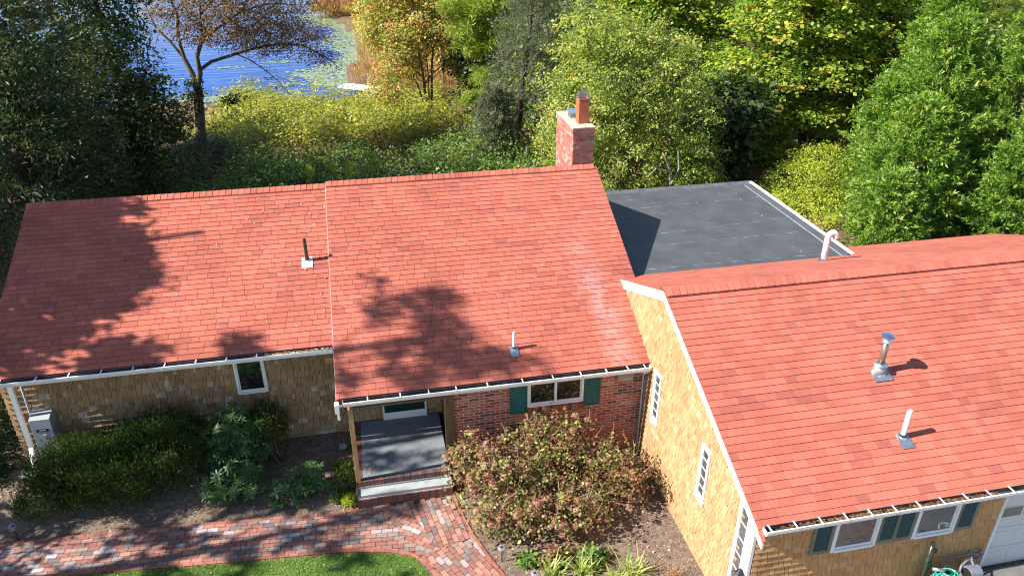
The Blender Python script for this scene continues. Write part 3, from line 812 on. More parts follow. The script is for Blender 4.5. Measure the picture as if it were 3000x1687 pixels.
# walls
gm = M('wall_sheathing_new', (.30,.18,.08), rough=.95)
mb = MB(); mb.ext([(5.215, 7.33, -.3), (5.215, 7.33, 2.30), (5.215, GRY, 4.06), (5.215, 13.69, 3.19), (5.215, 13.69, -.3)], (-.15, 0, 0)); gw = mb.build('wall', gm, garage, 'sunlit gable wall clad in bright cedar shingles')
mb = MB(); mb.box(5.37, 7.335, -.3, 9.50, 7.48, 2.3); mb.box(12.1, 7.335, -.3, 16.2, 7.48, 2.3); gwf = mb.build('wall', gm, garage, 'front garage wall in honey cedar shingles')
mb = MB(); mb.box(16.2, 7.4, -.3, 16.35, 15.5, 2.4); mb.box(11.0, 15.35, -.3, 16.2, 15.5, 2.4); mb.ext([(16.2, 7.4, 2.4), (16.2, 15.5, 2.4), (16.2, GRY, 4.05)], (-.15, 0, 0)); mb.build('wall', m_cedar_new, garage, 'far end and rear wall')
frgg = Frame((5.215, 13.68, -.03), (0,-1,0), (0,0,1))
def zed(y): return min(zgf(y)-.12, 3.9) if y < GRY else zgb(y)-.16
reg = [(0,0), (13.68-7.33,0), (13.68-7.33, zgf(7.33)-.12+.03), (13.68-GRY, GRZ-.13+.03), (0, zgb(13.68)-.15+.03)]
def skipg(u, v):
    y = 13.68-u; z = v-.03
    if y > 12.03 and z < zmid(y)-.15: return True
    if 7.40 < y < 7.74 and z < 2.4: return True
    if 11.16 < y < 11.42 and 1.36 < z < 2.4: return True
    if 8.98 < y < 9.22 and 1.36 < z < 2.35: return True
    return False
courses(G_wall, frgg, reg, .130, CW, .008, .026, .003, m_cedar_new, gw, r1, vg=.008, skip=skipg, jitter=.004)
frgf = Frame((5.235, 7.33, .0), (1,0,0), (0,0,1))
def skipf(u, v):
    x = 5.235+u
    return (6.55 < x < 7.25 and v > 1.66) or (8.0 < x < 8.62 and v > 1.66)
m_cedar_front = piece_mat('cedar_front', [(0, (.46,.245,.10)), (.3, (.53,.29,.125)), (.6, (.48,.25,.105)), (.85, (.56,.33,.15)), (1, (.42,.215,.085))], fine=(.8, 1.18), scale=13, big=.1, bigs=1.4, rough=.8, bs=.5, bd=.004, stretch=(6,6,.7))  # same cedar as the gable, colour lifted to offset this wall's shade
courses(G_wall, frgf, [(0,0), (4.28,0), (4.28,2.25), (0,2.25)], .130, CW, .007, .022, .003, m_cedar_front, gwf, r1, vg=.009, skip=skipf, jitter=.003)
courses(G_wall, Frame((12.1, 7.33, .0), (1,0,0), (0,0,1)), [(0,0), (4.1,0), (4.1,2.25), (0,2.25)], .130, CW, .007, .022, .003, m_cedar_front, gwf, r1, vg=.009, jitter=.003, bias=9)
# narrow windows in the gable wall
def gwin(y0, y1, z0, z1, n, label):
    x = 5.215; c = .05; xf = x-.045; mb = MB()
    mb.box(xf, y0, z0, x, y0+c, z1); mb.box(xf, y1-c, z0, x, y1, z1); mb.box(xf, y0+c, z1-c*1.3, x, y1-c, z1); mb.box(xf-.015, y0-.01, z0, x, y1+.01, z0+.001+c*1.5)
    w = mb.build('window', m_white, garage, label, bevel=.002)
    hgt = (z1-z0-c*2.8-.02)/n
    for i in range(n):
        a = z0+c*1.5+.01+i*hgt
        m2 = MB(); m2.box(xf+.02, y0+c, a, xf+.04, y1-c, a+.018); m2.build('muntin', m_white, w)
        m3 = MB(); m3.box(xf+.026, y0+c+.012, a+.020, xf+.03, y1-c-.012, a+hgt-.002); m3.build('pane', m_glassb, w)
    m2 = MB(); m2.box(xf+.018, y0+c, z0+c*1.5, xf+.04, y0+c+.012, z1-c*1.3); m2.box(xf+.018, y1-c-.012, z0+c*1.5, xf+.04, y1-c, z1-c*1.3); m2.build('sash', m_white, w)
gwin(11.12, 11.46, 1.28, 2.46, 5, 'narrow five-pane window near the brick wall corner')
gwin(8.93, 9.25, 1.27, 2.42, 5, 'narrow five-pane window in the middle of the gable wall')
gwin(7.50, 7.83, -.2, 2.45, 8, 'tall narrow window at the front corner of the gable')
mb = MB(); mb.box(5.165, 7.318, -.2, 5.215, 7.40, 2.26); mb.build('corner_board', m_white, garage)
mb = MB()
for i in range(60): mb.box(5.172, 7.405, .1+i*.035, 5.215, 7.495, .128+i*.035)
mb.build('vent_grille', m_soffit, garage, 'grey ribbed strip beside the tall narrow window')
# front windows and shutters
window(garage, 6.51, 7.28, 1.60, 2.25, 7.325, .045, .05, m_glassb, 'left window under the garage eave')
window(garage, 7.93, 8.68, 1.60, 2.25, 7.325, .045, .05, m_glassb, 'right window under the garage eave')
shutter(garage, 6.15, 6.50, 1.615, 2.25, 7.318, m_olive, m_dkteal, label='shutter left of the garage windows', fw=.05)
shutter(garage, 7.29, 7.92, 1.615, 2.25, 7.318, m_olive, m_dkteal, 2, label='double shutter between the garage windows', fw=.05)
shutter(garage, 8.69, 9.03, 1.615, 2.25, 7.318, m_olive, m_dkteal, label='shutter right of the garage windows', fw=.05)
# garage door
for xx in (9.51, 12.05):
    mb = MB(); mb.box(xx, 7.30, .45, xx+.05, 7.40, 2.3); mb.build('door_jamb', m_white, garage)
mb = MB(); mb.box(9.56, 7.41, .46, 12.05, 7.45, 2.3); gd = mb.build('garage_door', m_doorw, garage, 'off-white panelled garage door with small panes')
for j in range(4):
    z = .47+j*.45
    mb = MB(); mb.box(9.562, 7.398, z, 12.048, 7.409, z+.438); mb.build('door_section', m_doorw, gd)
    for i in range(5):
        x = 9.62+i*.485
        mb = MB()
        if j == 3 or False: mb.box(x, 7.392, z+.03, x+.42, 7.397, z+.40)
        else: mb.box(x, 7.392, z+.09, x+.42, 7.397, z+.35)
        if j == 2 : mb = MB(); mb.box(x, 7.390, z+.235, x+.42, 7.397, z+.42); mb.build('pane', glass('pane_%d' % i, (.09,.085,.075)) if i == 0 else bpy.data.materials['pane_0'], gd)
        else: mb.build('door_panel', m_doorw, gd)

P_roof.finish('shingle', house, 'roof_shingles'); P_wall.finish('wall_shingle', house, 'wall_shingles'); P_brick.finish('brick', house, 'wall_bricks', 230)
P_chim.finish('brick', house, 'chimney_bricks', 60)
G_roof.finish('shingle', garage, 'roof_shingles'); G_wall.finish('wall_shingle', garage, 'wall_shingles')

# driveway
mb = MB(); mb.ext([(8.9,-6,.50), (40,-6,.50), (40,7.30,.50), (8.9,7.30,.50)], (0,0,.12)); tag(mb.build('driveway', m_conc), kind='structure')
mb = MB(); mb.ext([(9.3, 6.95, .504), (16, 6.95, .504), (16, 6.975, .504), (9.3, 6.975, .504)], (0,0,.003)); d = mb.build('driveway_joint', m_sand); tag(d, kind='structure')

# ------------------------------------------------------------------ things on the roof
def cyl_flash(t, x, y, z, s, w, d, cone, r, label=None, mat=m_alum):
    """flashing plate on the slope s with a cone"""
    mb = MB(); up = .06; dn = d
    mb.ext([(x-w/2, y-dn, z-s*dn+.028), (x+w/2, y-dn, z-s*dn+.028), (x+w/2, y+up, z+s*up+.028), (x-w/2, y+up, z+s*up+.028)], (0,0,.004))
    mb.build('flashing', mat, t, label)
    mb = MB(); mb.tube([(x, y, z-.02), (x, y, z+cone)], [r*2.0, r*1.15], 14); mb.build('boot', mat, t, smooth=False)
def vent(label, x, y, z, s, h, r, mat, w=.2, d=.26, fm=m_alum, lean=(0, 0)):
    t = thing('vent_pipe', label, 'vent pipe', (x, y, z), 'plumbing vents on the roofs')
    cyl_flash(t, x, y, z, s, w, d, .05, r, mat=fm)
    mb = MB(); mb.tube([(x, y, z+.03), (x, y, z+.075)], r*1.35, 14); mb.build('rubber_collar', m_rubber, t, smooth=False)
    mb = MB(); mb.tube([(x, y, z), (x+lean[0], y+lean[1], z+h)], r, 14, cap=False)
    mb.tube([(x+lean[0], y+lean[1], z+h), (x+lean[0], y+lean[1], z+h-.1)], r*.82, 14, cap=False); mb.quad(*[(x+lean[0]+math.cos(a)*r*.82, y+lean[1]+math.sin(a)*r*.82, z+h-.06) for a in [k*math.pi/7 for k in range(14)]])
    n = mb.build('pipe', mat, t, smooth=False)
    return t
vent('dark metal vent pipe with bright white flashing on the left roof', -1.37, 14.84, zleft(14.84), SM, .50, .036, m_dkmetal, .22, .19, m_white)
vent('short white vent pipe with metal flashing low on the middle roof', 2.55, 12.35, zmid(12.35), SM, .41, .030, m_pvc, .16, .17)
vent('white vent pipe with metal flashing low on the garage roof', 8.17, 8.27, zgf(8.27), SG, .54, .042, m_pvc, .22, .20)
# flue with a cap
t = thing('flue_pipe', 'metal flue pipe with round blue-tinted cap on the garage roof', 'flue pipe', (8.40, 9.40, zgf(9.4)))
x, y, z = 8.40, 9.40, zgf(9.4)
cyl_flash(t, x, y-.02, z, SG, .34, .17, .10, .06)
mb = MB(); mb.tube([(x,y,z), (x,y,z+.16)], [.125,.085], 18); mb.build('cone', M('dull_tin', (.46,.45,.42), (.36,.35,.33), scale=14, rough=.45, metal=.6), t, smooth=True)
mb = MB(); mb.tube([(x,y,z+.17), (x,y,z+.20)], [.125,.09], 18); mb.build('storm_collar', m_alum, t, smooth=False)
mb = MB(); mb.tube([(x,y,z+.1), (x,y,z+.66)], .052, 16); mb.build('pipe', M('brownish_steel', (.40,.33,.29), (.30,.25,.22), scale=10, rough=.3, metal=.8), t, smooth=True)
mb = MB(); mb.tube([(x,y,z+.60), (x,y,z+.625), (x,y,z+.64), (x,y,z+.70)], [.055,.082,.082,.056], 18); mb.build('cap_ring', m_alum, t, smooth=False)
mb = MB(); mb.tube([(x,y,z+.735), (x,y,z+.745), (x,y,z+.765), (x,y,z+.775)], [.115,.12,.08,.015], 22); mb.tube([(x,y,z+.66), (x,y,z+.74)], .03, 10)
mb.build('cap', M('sky_tinted_cap', (.55,.62,.72), (.5,.57,.68), rough=.18, metal=.95), t, 'round cap tinted with the blue of the reflected sky', smooth=False)  # blue tint puts the sky's reflection into the metal colour
# goose neck
t = thing('gooseneck_vent', 'white curved gooseneck vent pipe on the rear slope of the garage roof', 'vent pipe', (9.92, 13.60, zgb(13.6)))
x, y = 9.92, 13.60; z = zgb(y)
mb = MB(); mb.tube([(x,y,z-.02), (x,y,z+.04)], [.105,.085], 16); mb.build('rubber_collar', m_rubber, t)
mb = MB(); mb.ext([(x-.2,y-.13,z+.065), (x+.15,y-.13,z+.065), (x+.15,y+.15,z-.045), (x-.2,y+.15,z-.045)], (0,0,.004)); mb.build('flashing', m_alum, t)
pts = [(x,y,z), (x,y,z+.30), (x,y,z+.58)] + [(x+.085-.085*math.cos(a), y-.03*math.sin(a/2), z+.58+.10*math.sin(a)) for a in [math.pi*k/8 for k in range(1, 9)]] + [(x+.17, y-.03, z+.53)]
mb = MB(); mb.tube(pts, .066, 14); mb.build('pipe', m_pvc, t, smooth=True)
mb = MB(); mb.tube([(x,y,z+.27), (x,y,z+.34)], .065, 14); mb.build('coupling', m_pvc, t)

# ------------------------------------------------------------------ small things by the walls
t = thing('electrical_box', 'grey electrical cabinet with black label at the left end of the shingle wall', 'electrical box', (-6.65, 13.4, .6))
mb = MB(); mb.ext([(-6.82,13.57,.55), (-6.82,13.57,1.72), (-6.82,13.29,1.64), (-6.82,13.29,.55)][::-1], (-.37,0,0)); mb.build('cabinet', m_boxgrey, t, bevel=.004)
mb = MB(); mb.box(-6.74,13.283,1.36,-6.52,13.289,1.42); lb = mb.build('label_plate', m_black, t)
mb = MB()
for i in range(9): mb.box(-6.69+i*.0135,13.281,1.383,-6.681+i*.0135,13.2828,1.397)
mb.build('lettering', m_white, lb)
mb = MB(); mb.box(-6.65,13.283,1.24,-6.585,13.289,1.29); mb.build('sticker', M('sticker_paper', (.6,.6,.6), rough=.6), t)
mb = MB()
for a, b, c in ((-6.642,1.25,1.28), (-6.622,1.25,1.28), (-6.605,1.25,1.28)): mb.box(a,13.2815,b,a+.010,13.2829,c)
mb.build('sticker_print', M('print_grey', (.3,.3,.3)), t)
mb = MB(); mb.tube([(-6.82,13.5,2.6), (-6.84,13.5,1.5), (-6.83,13.45,.6)], .026, 8); mb.build('conduit', m_boxgrey, t, smooth=True)
mb = MB(); mb.box(-7.34,13.30,.29,-7.0,13.52,.305); mb.box(-7.34,13.285,.29,-7.0,13.299,.335); mb.box(-7.355,13.285,.29,-7.341,13.52,.335)
tag(mb.build('splash_block', m_white), 'white splash tray below the downspout at the house corner', 'splash block')

t = thing('gas_meter', 'grey gas meter with pipes at the foot of the garage wall', 'gas meter', (9.08, 7.12, .5))
mb = MB(); mb.tube([(8.98,7.05,.86), (9.20,7.05,.86)], .12, 18); mb.box(8.98,6.94,.66,9.20,7.16,.84); mb.build('meter_body', m_meter, t, bevel=.01)
mb = MB(); mb.tube([(9.25,7.03,.72),(9.25,6.93,.72)], .055, 14); mb.build('regulator', m_meter, t)
mb = MB(); mb.tube([(8.98,7.03,.86), (8.975,7.03,.86)], .10, 16); mb.build('dial_face', m_black, t)
mb = MB(); mb.tube([(8.74,7.25,.55), (8.74,7.25,1.03), (8.78,7.25,1.06), (9.36,7.25,1.04), (9.40,7.25,1.0), (9.38,7.25,.93), (9.32,7.25,.9)], .017, 8)
mb.tube([(9.32,7.25,.92), (9.08,7.2,.96), (8.95,7.15,.93), (8.90,7.1,.85)], .02, 8); mb.tube([(9.12,7.05,.95),(9.12,7.15,1.0),(9.2,7.24,1.0)], .018, 8)
mb.build('pipework', m_meter, t, smooth=True)
mb = MB(); mb.tube([(9.12,7.25,1.03),(9.12,7.25,1.13)], .02, 6); mb.tube([(9.34,7.25,1.06),(9.34,7.25,1.1)], .025, 6); mb.build('valve', m_meter, t)
t = thing('plant_stake', 'dark green pole with brackets leaning by the garage wall', 'pole', (8.25, 7.15, .5))
mb = MB(); mb.tube([(8.27,7.18,1.52), (8.25,7.14,.48)], .028, 10); mb.build('pole', m_dkmetal, t, smooth=True)
mb = MB(); mb.tube([(8.27,7.18,1.50), (8.272,7.18,1.56)], [.036,.03], 10); mb.build('pole_cap', m_dkmetal, t)
for zz in (1.42, 1.12):
    mb = MB(); mb.box(8.28,7.13,zz-.025,8.345,7.17,zz+.02); mb.box(8.325,7.13,zz-.06,8.345,7.165,zz-.02); mb.build('bracket', m_dkmetal, t)
mb = MB(); mb.tube([(8.33,7.16,1.40), (8.31,7.15,.5)], .007, 6); mb.build('rod', m_dkmetal, t)
t = thing('mesh_bag', 'bright green plastic mesh over a dark green mound by the garage wall', 'mesh bag', (8.45, 6.95, .5))
mb = MB(); c0 = Vector((8.42, 6.9, .55)); rows = []
def dome(a, h): 
    R = .30*math.cos(h*1.45)+.01; return (c0.x+R*math.cos(a)*1.0+.05*math.sin(h*3), c0.y+R*math.sin(a)*.8, c0.z+.62*math.sin(h*1.5))
n, k = 14, 7
V = [dome(2*math.pi*i/n, j/(k-1)) for j in range(k) for i in range(n)]
for j in range(k-1):
    for i in range(n): mb.quad(V[j*n+i], V[j*n+(i+1)%n], V[(j+1)*n+(i+1)%n], V[(j+1)*n+i])
mb.build('bag', m_netd, t, smooth=True)
mb = MB(); k2 = 9
for j in range(k2):
    ring = [Vector(dome(2*math.pi*i/n+(.5*math.pi/n if j%2 else 0), j/k2)) for i in range(n+1)]
    ring = [c0+(p-c0)*1.02 + Vector((0,0,.012*math.sin(i*3.1))) for i, p in enumerate(ring)]; mb.tube(ring, .0055, 4, cap=False)
for i in range(n):
    ln_ = [c0+(Vector(dome(2*math.pi*(i+(.25 if j%2 else 0))/n, j/k2))-c0)*1.02 for j in range(k2)]; mb.tube(ln_, .0055, 4, cap=False)
mb.build('mesh', m_netg, t)
mb = MB(); mb.tube([(8.22,7.0,1.18),(8.30,6.95,1.20),(8.38,6.93,1.17)], .03, 8); mb.build('hose_end', m_alum, t, smooth=True)
t = thing('plastic_tub', 'pale green and white plastic tub edge on the driveway', 'tub', (9.45, 6.3, .5))
mb = MB(); mb.tube([(9.42,6.62,.50), (9.42,6.62,.80)], [.12,.15], 18, cap=False); mb.build('tub', M('pale_mint_plastic', (.42,.68,.55), (.36,.6,.48), rough=.4), t, smooth=True)
mb = MB(); rim = [(9.42+.15*math.cos(a), 6.62+.15*math.sin(a), .80) for a in [k*math.pi/12 for k in range(25)]]; mb.tube(rim, .012, 6, cap=False); mb.build('rim', m_pvc, t, smooth=True)
t = thing('wall_lantern', 'small black and white lantern low on the garage front corner', 'lantern', (5.12, 7.37, 1.3))
mb = MB(); mb.box(5.14,7.34,1.36,5.165,7.44,1.50); mb.build('back_plate', m_white, t)
mb = MB(); mb.box(5.05,7.35,1.22,5.13,7.43,1.38); mb.build('lamp_body', m_glassb, t)
mb = MB(); mb.tube([(5.09,7.39,1.38),(5.09,7.39,1.45)], [.07,.02], 8); mb.build('lamp_cap', m_black, t)
t = thing('utility_hose', 'grey faucet pipe at the foot of the gable wall', 'faucet', (5.17, 10.9, .1))
mb = MB(); mb.tube([(5.2,10.95,.33),(5.12,10.95,.33),(5.10,10.95,.22),(5.12,10.9,.02)], .018, 8); mb.build('pipe', m_alum, t, smooth=True)
mb = MB(); mb.tube([(5.13,10.95,.36),(5.13,10.95,.39)], .03, 8); mb.build('handle', m_alum, t)

# path lights
def path_light(x, y, z, h, lab):
    t = thing('path_light', lab, 'path light', (x, y, z), 'low garden path lights')
    mb = MB(); mb.tube([(x,y,z),(x,y,z+h)], .010, 8); mb.build('stake', m_black, t)
    mb = MB(); mb.tube([(x,y,z+h-.07),(x,y,z+h)], [.035,.045], 14); mb.build('lens', m_lamp, t)
    mb = MB(); mb.tube([(x,y,z+h),(x,y,z+h+.018),(x,y,z+h+.03)], [.072,.072,.05], 16); mb.build('lamp_shade', m_lamp, t, smooth=False)
    mb = MB(); mb.box(x-.022,y-.022,z+h+.031,x+.022,y+.022,z+h+.035); mb.build('solar_panel', m_black, t)
path_light(1.76, 9.56, 0, .33, 'round grey path light between the brick path and the flowering shrub')
path_light(2.21, 8.89, 0, .33, 'round grey path light cut by the lower edge beside the strap leaves')
path_light(-6.96, 11.86, 0, .33, 'round grey path light in the soil at the far left of the path')
mb = MB(); 
def rock(mb, c, r, rr_, n=10):
    for i in range(n):
        for j in range(5):
            pass
def blob(name, c, rx, ry, rz, mat, seed, label, cat, group=None):
    r = random.Random(seed); mb = MB(); n, k = 12, 7; V = []
    for j in range(k):
        ph = math.pi*j/(k-1)-math.pi/2
        for i in range(n):
            a = 2*math.pi*i/n; q = 1+r.uniform(-.12,.12)
            V.append((c[0]+rx*q*math.cos(ph)*math.cos(a), c[1]+ry*q*math.cos(ph)*math.sin(a), c[2]+rz*q*math.sin(ph)))
    for j in range(k-1):
        for i in range(n): mb.quad(V[j*n+i], V[j*n+(i+1)%n], V[(j+1)*n+(i+1)%n], V[(j+1)*n+i])
    return tag(mb.build(name, mat, smooth=True), label, cat, group)
blob('stone', (-1.0, 13.08, .24), .10, .09, .07, m_rock, 2, 'rounded grey stone in the mulch left of the entry', 'stone')
blob('stone', (-6.7, 12.55, .06), .07, .05, .04, m_rock, 3, 'small pale stone in shaded soil near the left path light', 'stone')

# ------------------------------------------------------------------ brick path
U_EDGE = [(-9.6, 11.98), (-7.25, 11.80), (-5.76, 11.69), (-4.25, 11.62), (-2.36, 11.46), (-1.3, 11.33), (-.80, 11.37), (-.735, 11.40)]
T_EDGE = [(-.735, 11.40), (1.12, 11.40)]
R_EDGE = [(1.12, 11.40), (1.15, 11.20), (1.22, 10.80), (1.33, 10.30), (1.58, 9.58), (1.9, 8.85), (2.35, 8.0)]
L_EDGE = [(-9.6, 11.12), (-6.94, 10.91), (-5.41, 10.76), (-3.48, 10.57), (-2.2, 10.47), (-1.08, 10.38), (-.28, 10.22), (.18, 10.05), (.42, 9.80), (.60, 9.42), (.86, 8.8), (1.25, 8.0)]
PATH = L_EDGE + R_EDGE[::-1] + T_EDGE[::-1][1:] + U_EDGE[::-1][1:]
def inside(x, y, P):
    c = False; n = len(P)
    for i in range(n):
        x1, y1 = P[i]; x2, y2 = P[i-1]
        if (y1 > y) != (y2 > y) and x < (x2-x1)*(y-y1)/(y2-y1)+x1: c = not c
    return c
mb = MB(); n0 = 0
def strip_surface(mb, A, B, z):
    def resample(P, n):
        L = [0]
        for a, b in zip(P, P[1:]): L.append(L[-1]+math.dist(a, b))
        out = []
        for i in range(n+1):
            s = L[-1]*i/n; k = max(j for j in range(len(L)) if L[j] <= s+1e-9); k = min(k, len(P)-2)
            t = (s-L[k])/(L[k+1]-L[k]); out.append((P[k][0]+(P[k+1][0]-P[k][0])*t, P[k][1]+(P[k+1][1]-P[k][1])*t))
        return out
    a = resample(A, 40); b = resample(B, 40)
    for i in range(40): mb.quad((*a[i], z), (*a[i+1], z), (*b[i+1], z), (*b[i], z))
strip_surface(mb, L_EDGE, U_EDGE+T_EDGE[1:]+R_EDGE[1:], .006)
path = mb.build('path', m_sand, None, 'curving path of mixed red, grey and pale pavers leading to the entry step'); path['kind'] = 'structure'
P_path = Pieces()
zones = [
    (-4.6, (0., 0.), lambda x, y: (x+.43)*(9.98-11.53)-(y-11.53)*(.33+.43) > 0),            # left lane
    (-38., (.02, .03), None),                                                                # fan
    (-80., (0, 0), None), (-64., (0, 0), None)]
# half planes that split the zones: list of (point, point) keep-left
LA = ((.38, 9.90), (-.48, 11.60)); LBm = ((.80, 9.80), (.12, 11.45)); LCm = ((.2, 9.95), (1.5, 10.25))
def zone_clip(poly, z):
    if z == 0: return clip(poly, *LA)
    if z == 1: return clip(clip(clip(poly, *LA[::-1]), *LBm), *LCm)
    if z == 2: return clip(clip(poly, *LBm[::-1]), *LCm)
    return clip(clip(poly, *LCm[::-1]), *LA[::-1])
rp = random.Random(21)
frp = Frame((0, 0, 0), (1,0,0), (0,1,0))
outline = PATH
segs = [(outline[i], outline[(i+1) % len(outline)]) for i in range(len(outline))]
BL, BW = .205, .103
for z, (ang, off, _) in enumerate(zones):
    ca, sa = math.cos(math.radians(ang)), math.sin(math.radians(ang))
    cx, cy = (-4.5, 11.1) if z == 0 else (.5, 10.5)
    nr = 60 if z else 14; nc = 34 if z == 0 else 14
    for j in range(-nr, nr):
        shift = (j % 2)*BL/2 + rp.uniform(-.012, .012)
        for i in range(-nc, nc):
            u = i*BL+shift; v = j*BW; g = .0045
            cc = [(u+g, v+g), (u+BL-g, v+g), (u+BL-g, v+BW-g), (u+g, v+BW-g)]
            # chamfered corners
            t = .012
            q = [(u+g+t, v+g), (u+BL-g-t, v+g), (u+BL-g, v+g+t), (u+BL-g, v+BW-g-t), (u+BL-g-t, v+BW-g), (u+g+t, v+BW-g), (u+g, v+BW-g-t), (u+g, v+g+t)]
            bend = .0
            pw = [(cx+ca*x-sa*y, cy+sa*x+ca*y) for x, y in q]
            mx = sum(p[0] for p in pw)/8; my = sum(p[1] for p in pw)/8
            if not (-9.6 < mx < 2.4 and 8.0 < my < 12.1): continue
            if not inside(mx, my, outline): continue
            pw = zone_clip(pw, z)
            if len(pw) < 3: continue
            for a, b in segs:
                dx, dy = b[0]-a[0], b[1]-a[1]; L2 = dx*dx+dy*dy
                tt = max(0, min(1, ((mx-a[0])*dx+(my-a[1])*dy)/L2)); d = math.dist((mx, my), (a[0]+dx*tt, a[1]+dy*tt))
                if d < .14: pw = clip(pw, a, b)
                if len(pw) < 3: break
            if len(pw) < 3 or area(pw) < .0015: continue
            loc = pw
            if z == 0: # own frame so full pavers share one mesh
                pass
            fr = Frame((cx, cy, 0), (ca, sa, 0), (-sa, ca, 0))
            lp = [(ca*(x-cx)+sa*(y-cy), -sa*(x-cx)+ca*(y-cy)) for x, y in pw]
            h = .022+rp.uniform(-.0025, .0025)
            P_path.add(fr, lp, .022, .022, m_paver, path, h-.022, 0)
def edge_course(poly, mat, inset=.033, w=.062, L=.20):
    for a, b in zip(poly, poly[1:]):
        D = math.dist(a, b); n = max(1, round(D/L)); dx, dy = (b[0]-a[0])/D, (b[1]-a[1])/D; l = D/n
        fr = Frame((a[0], a[1], 0), (dx, dy, 0), (-dy, dx, 0))
        for i in range(n): P_path.add(fr, [(i*l+.004, -w/2), ((i+1)*l-.004, -w/2), ((i+1)*l-.004, w/2), (i*l+.004, w/2)], .027, .027, mat, path, rp.uniform(-.002, .002), 0)
edge_course(L_EDGE, m_paver_red); edge_course(U_EDGE, m_paver_red); edge_course(R_EDGE, m_paver_red)
P_path.finish('brick', path, 'path_bricks')
path_rest = [o for o in path.children if o.name.startswith('path_bricks')]

# ------------------------------------------------------------------ lawn
lawn_poly = [(x-.0, y-.05) for x, y in L_EDGE if x < .3] + [(.36, 9.74), (.52, 9.38), (.76, 8.78), (1.1, 8.0), (1.8, 6.2), (-9.6, 6.2)]
lm, nt, b = newmat('lawn_turf')
n1 = noise(nt, 26, 5, .7); n2 = noise(nt, 1.4, 4, .6)
r = ramp(nt, n1.outputs[0], [(.3, (.03,.055,.010)), (.6, (.085,.15,.022)), (.8, (.16,.15,.05))])
nt.links.new(r.outputs[0], b.inputs['Base Color']); b.inputs['Roughness'].default_value = .95
mb = MB()
top = [(-9.6, 11.07), (-6.94, 10.86), (-5.41, 10.71), (-3.48, 10.52), (-1.08, 10.33), (-.28, 10.17), (.18, 10.0), (.36, 9.74), (.52, 9.38), (.76, 8.78), (1.1, 8.0), (1.8, 6.2)]
for a, b_ in zip(top, top[1:]): mb.quad((a[0], a[1], .008), (a[0], 6.0, .008), (b_[0], 6.0, .008), (b_[0], b_[1], .008))
lawn = mb.build('lawn', lm); lawn['kind'] = 'structure'

# ------------------------------------------------------------------ foliage tools
def mesh_np(name, V, nper, tint, mat, parent=None, label=None, kind=None):
    """V: (n, nper, 3) loose polygons"""
    n = V.shape[0]
    me = bpy.data.meshes.new(name)
    me.vertices.add(n*nper); me.vertices.foreach_set('co', V.astype(np.float32).ravel())
    me.loops.add(n*nper); me.loops.foreach_set('vertex_index', np.arange(n*nper, dtype=np.int32))
    me.polygons.add(n); me.polygons.foreach_set('loop_start', np.arange(0, n*nper, nper, dtype=np.int32))
    try: me.polygons.foreach_set('loop_total', np.full(n, nper, dtype=np.int32))
    except Exception: pass
    at = me.attributes.new('tint', 'FLOAT', 'FACE'); at.data.foreach_set('value', tint.astype(np.float32))
    me.materials.append(mat); me.update(calc_edges=True)
    o = link(bpy.data.objects.new(name, me)); attach(o, parent)
    if label: o['label'] = label
    if kind: o['kind'] = kind
    return o
def unit(a): return a/np.maximum(np.linalg.norm(a, axis=-1, keepdims=True), 1e-9)
def clumps(blobs, n, shell=.6, noise_=.22, g=rng, zmin=None, lower=1.):
    """clump centres in and near the skin of ellipsoids; returns centres and outward directions"""
    B = np.array(blobs, float); w = (B[:,3]*B[:,4]*B[:,5])**(2/3); w /= w.sum()
    k = g.choice(len(B), n, p=w); d = unit(g.normal(size=(n, 3)))
    d[:,2] = np.where(d[:,2] < 0, d[:,2]*lower, d[:,2]); d = unit(d)
    rad = shell + (1-shell)*g.random(n)**.6
    # uneven outline
    bump_ = 1 + noise_*np.sin(d[:,0]*5+k*1.7)*np.cos(d[:,1]*6+k)+ noise_*.6*g.normal(size=n)
    C = B[k,:3] + d*B[k,3:6]*(rad*np.clip(bump_, .5, 1.45))[:,None]
    if zmin is not None: C[:,2] = np.maximum(C[:,2], zmin+g.random(n)*.3)
    return C, d
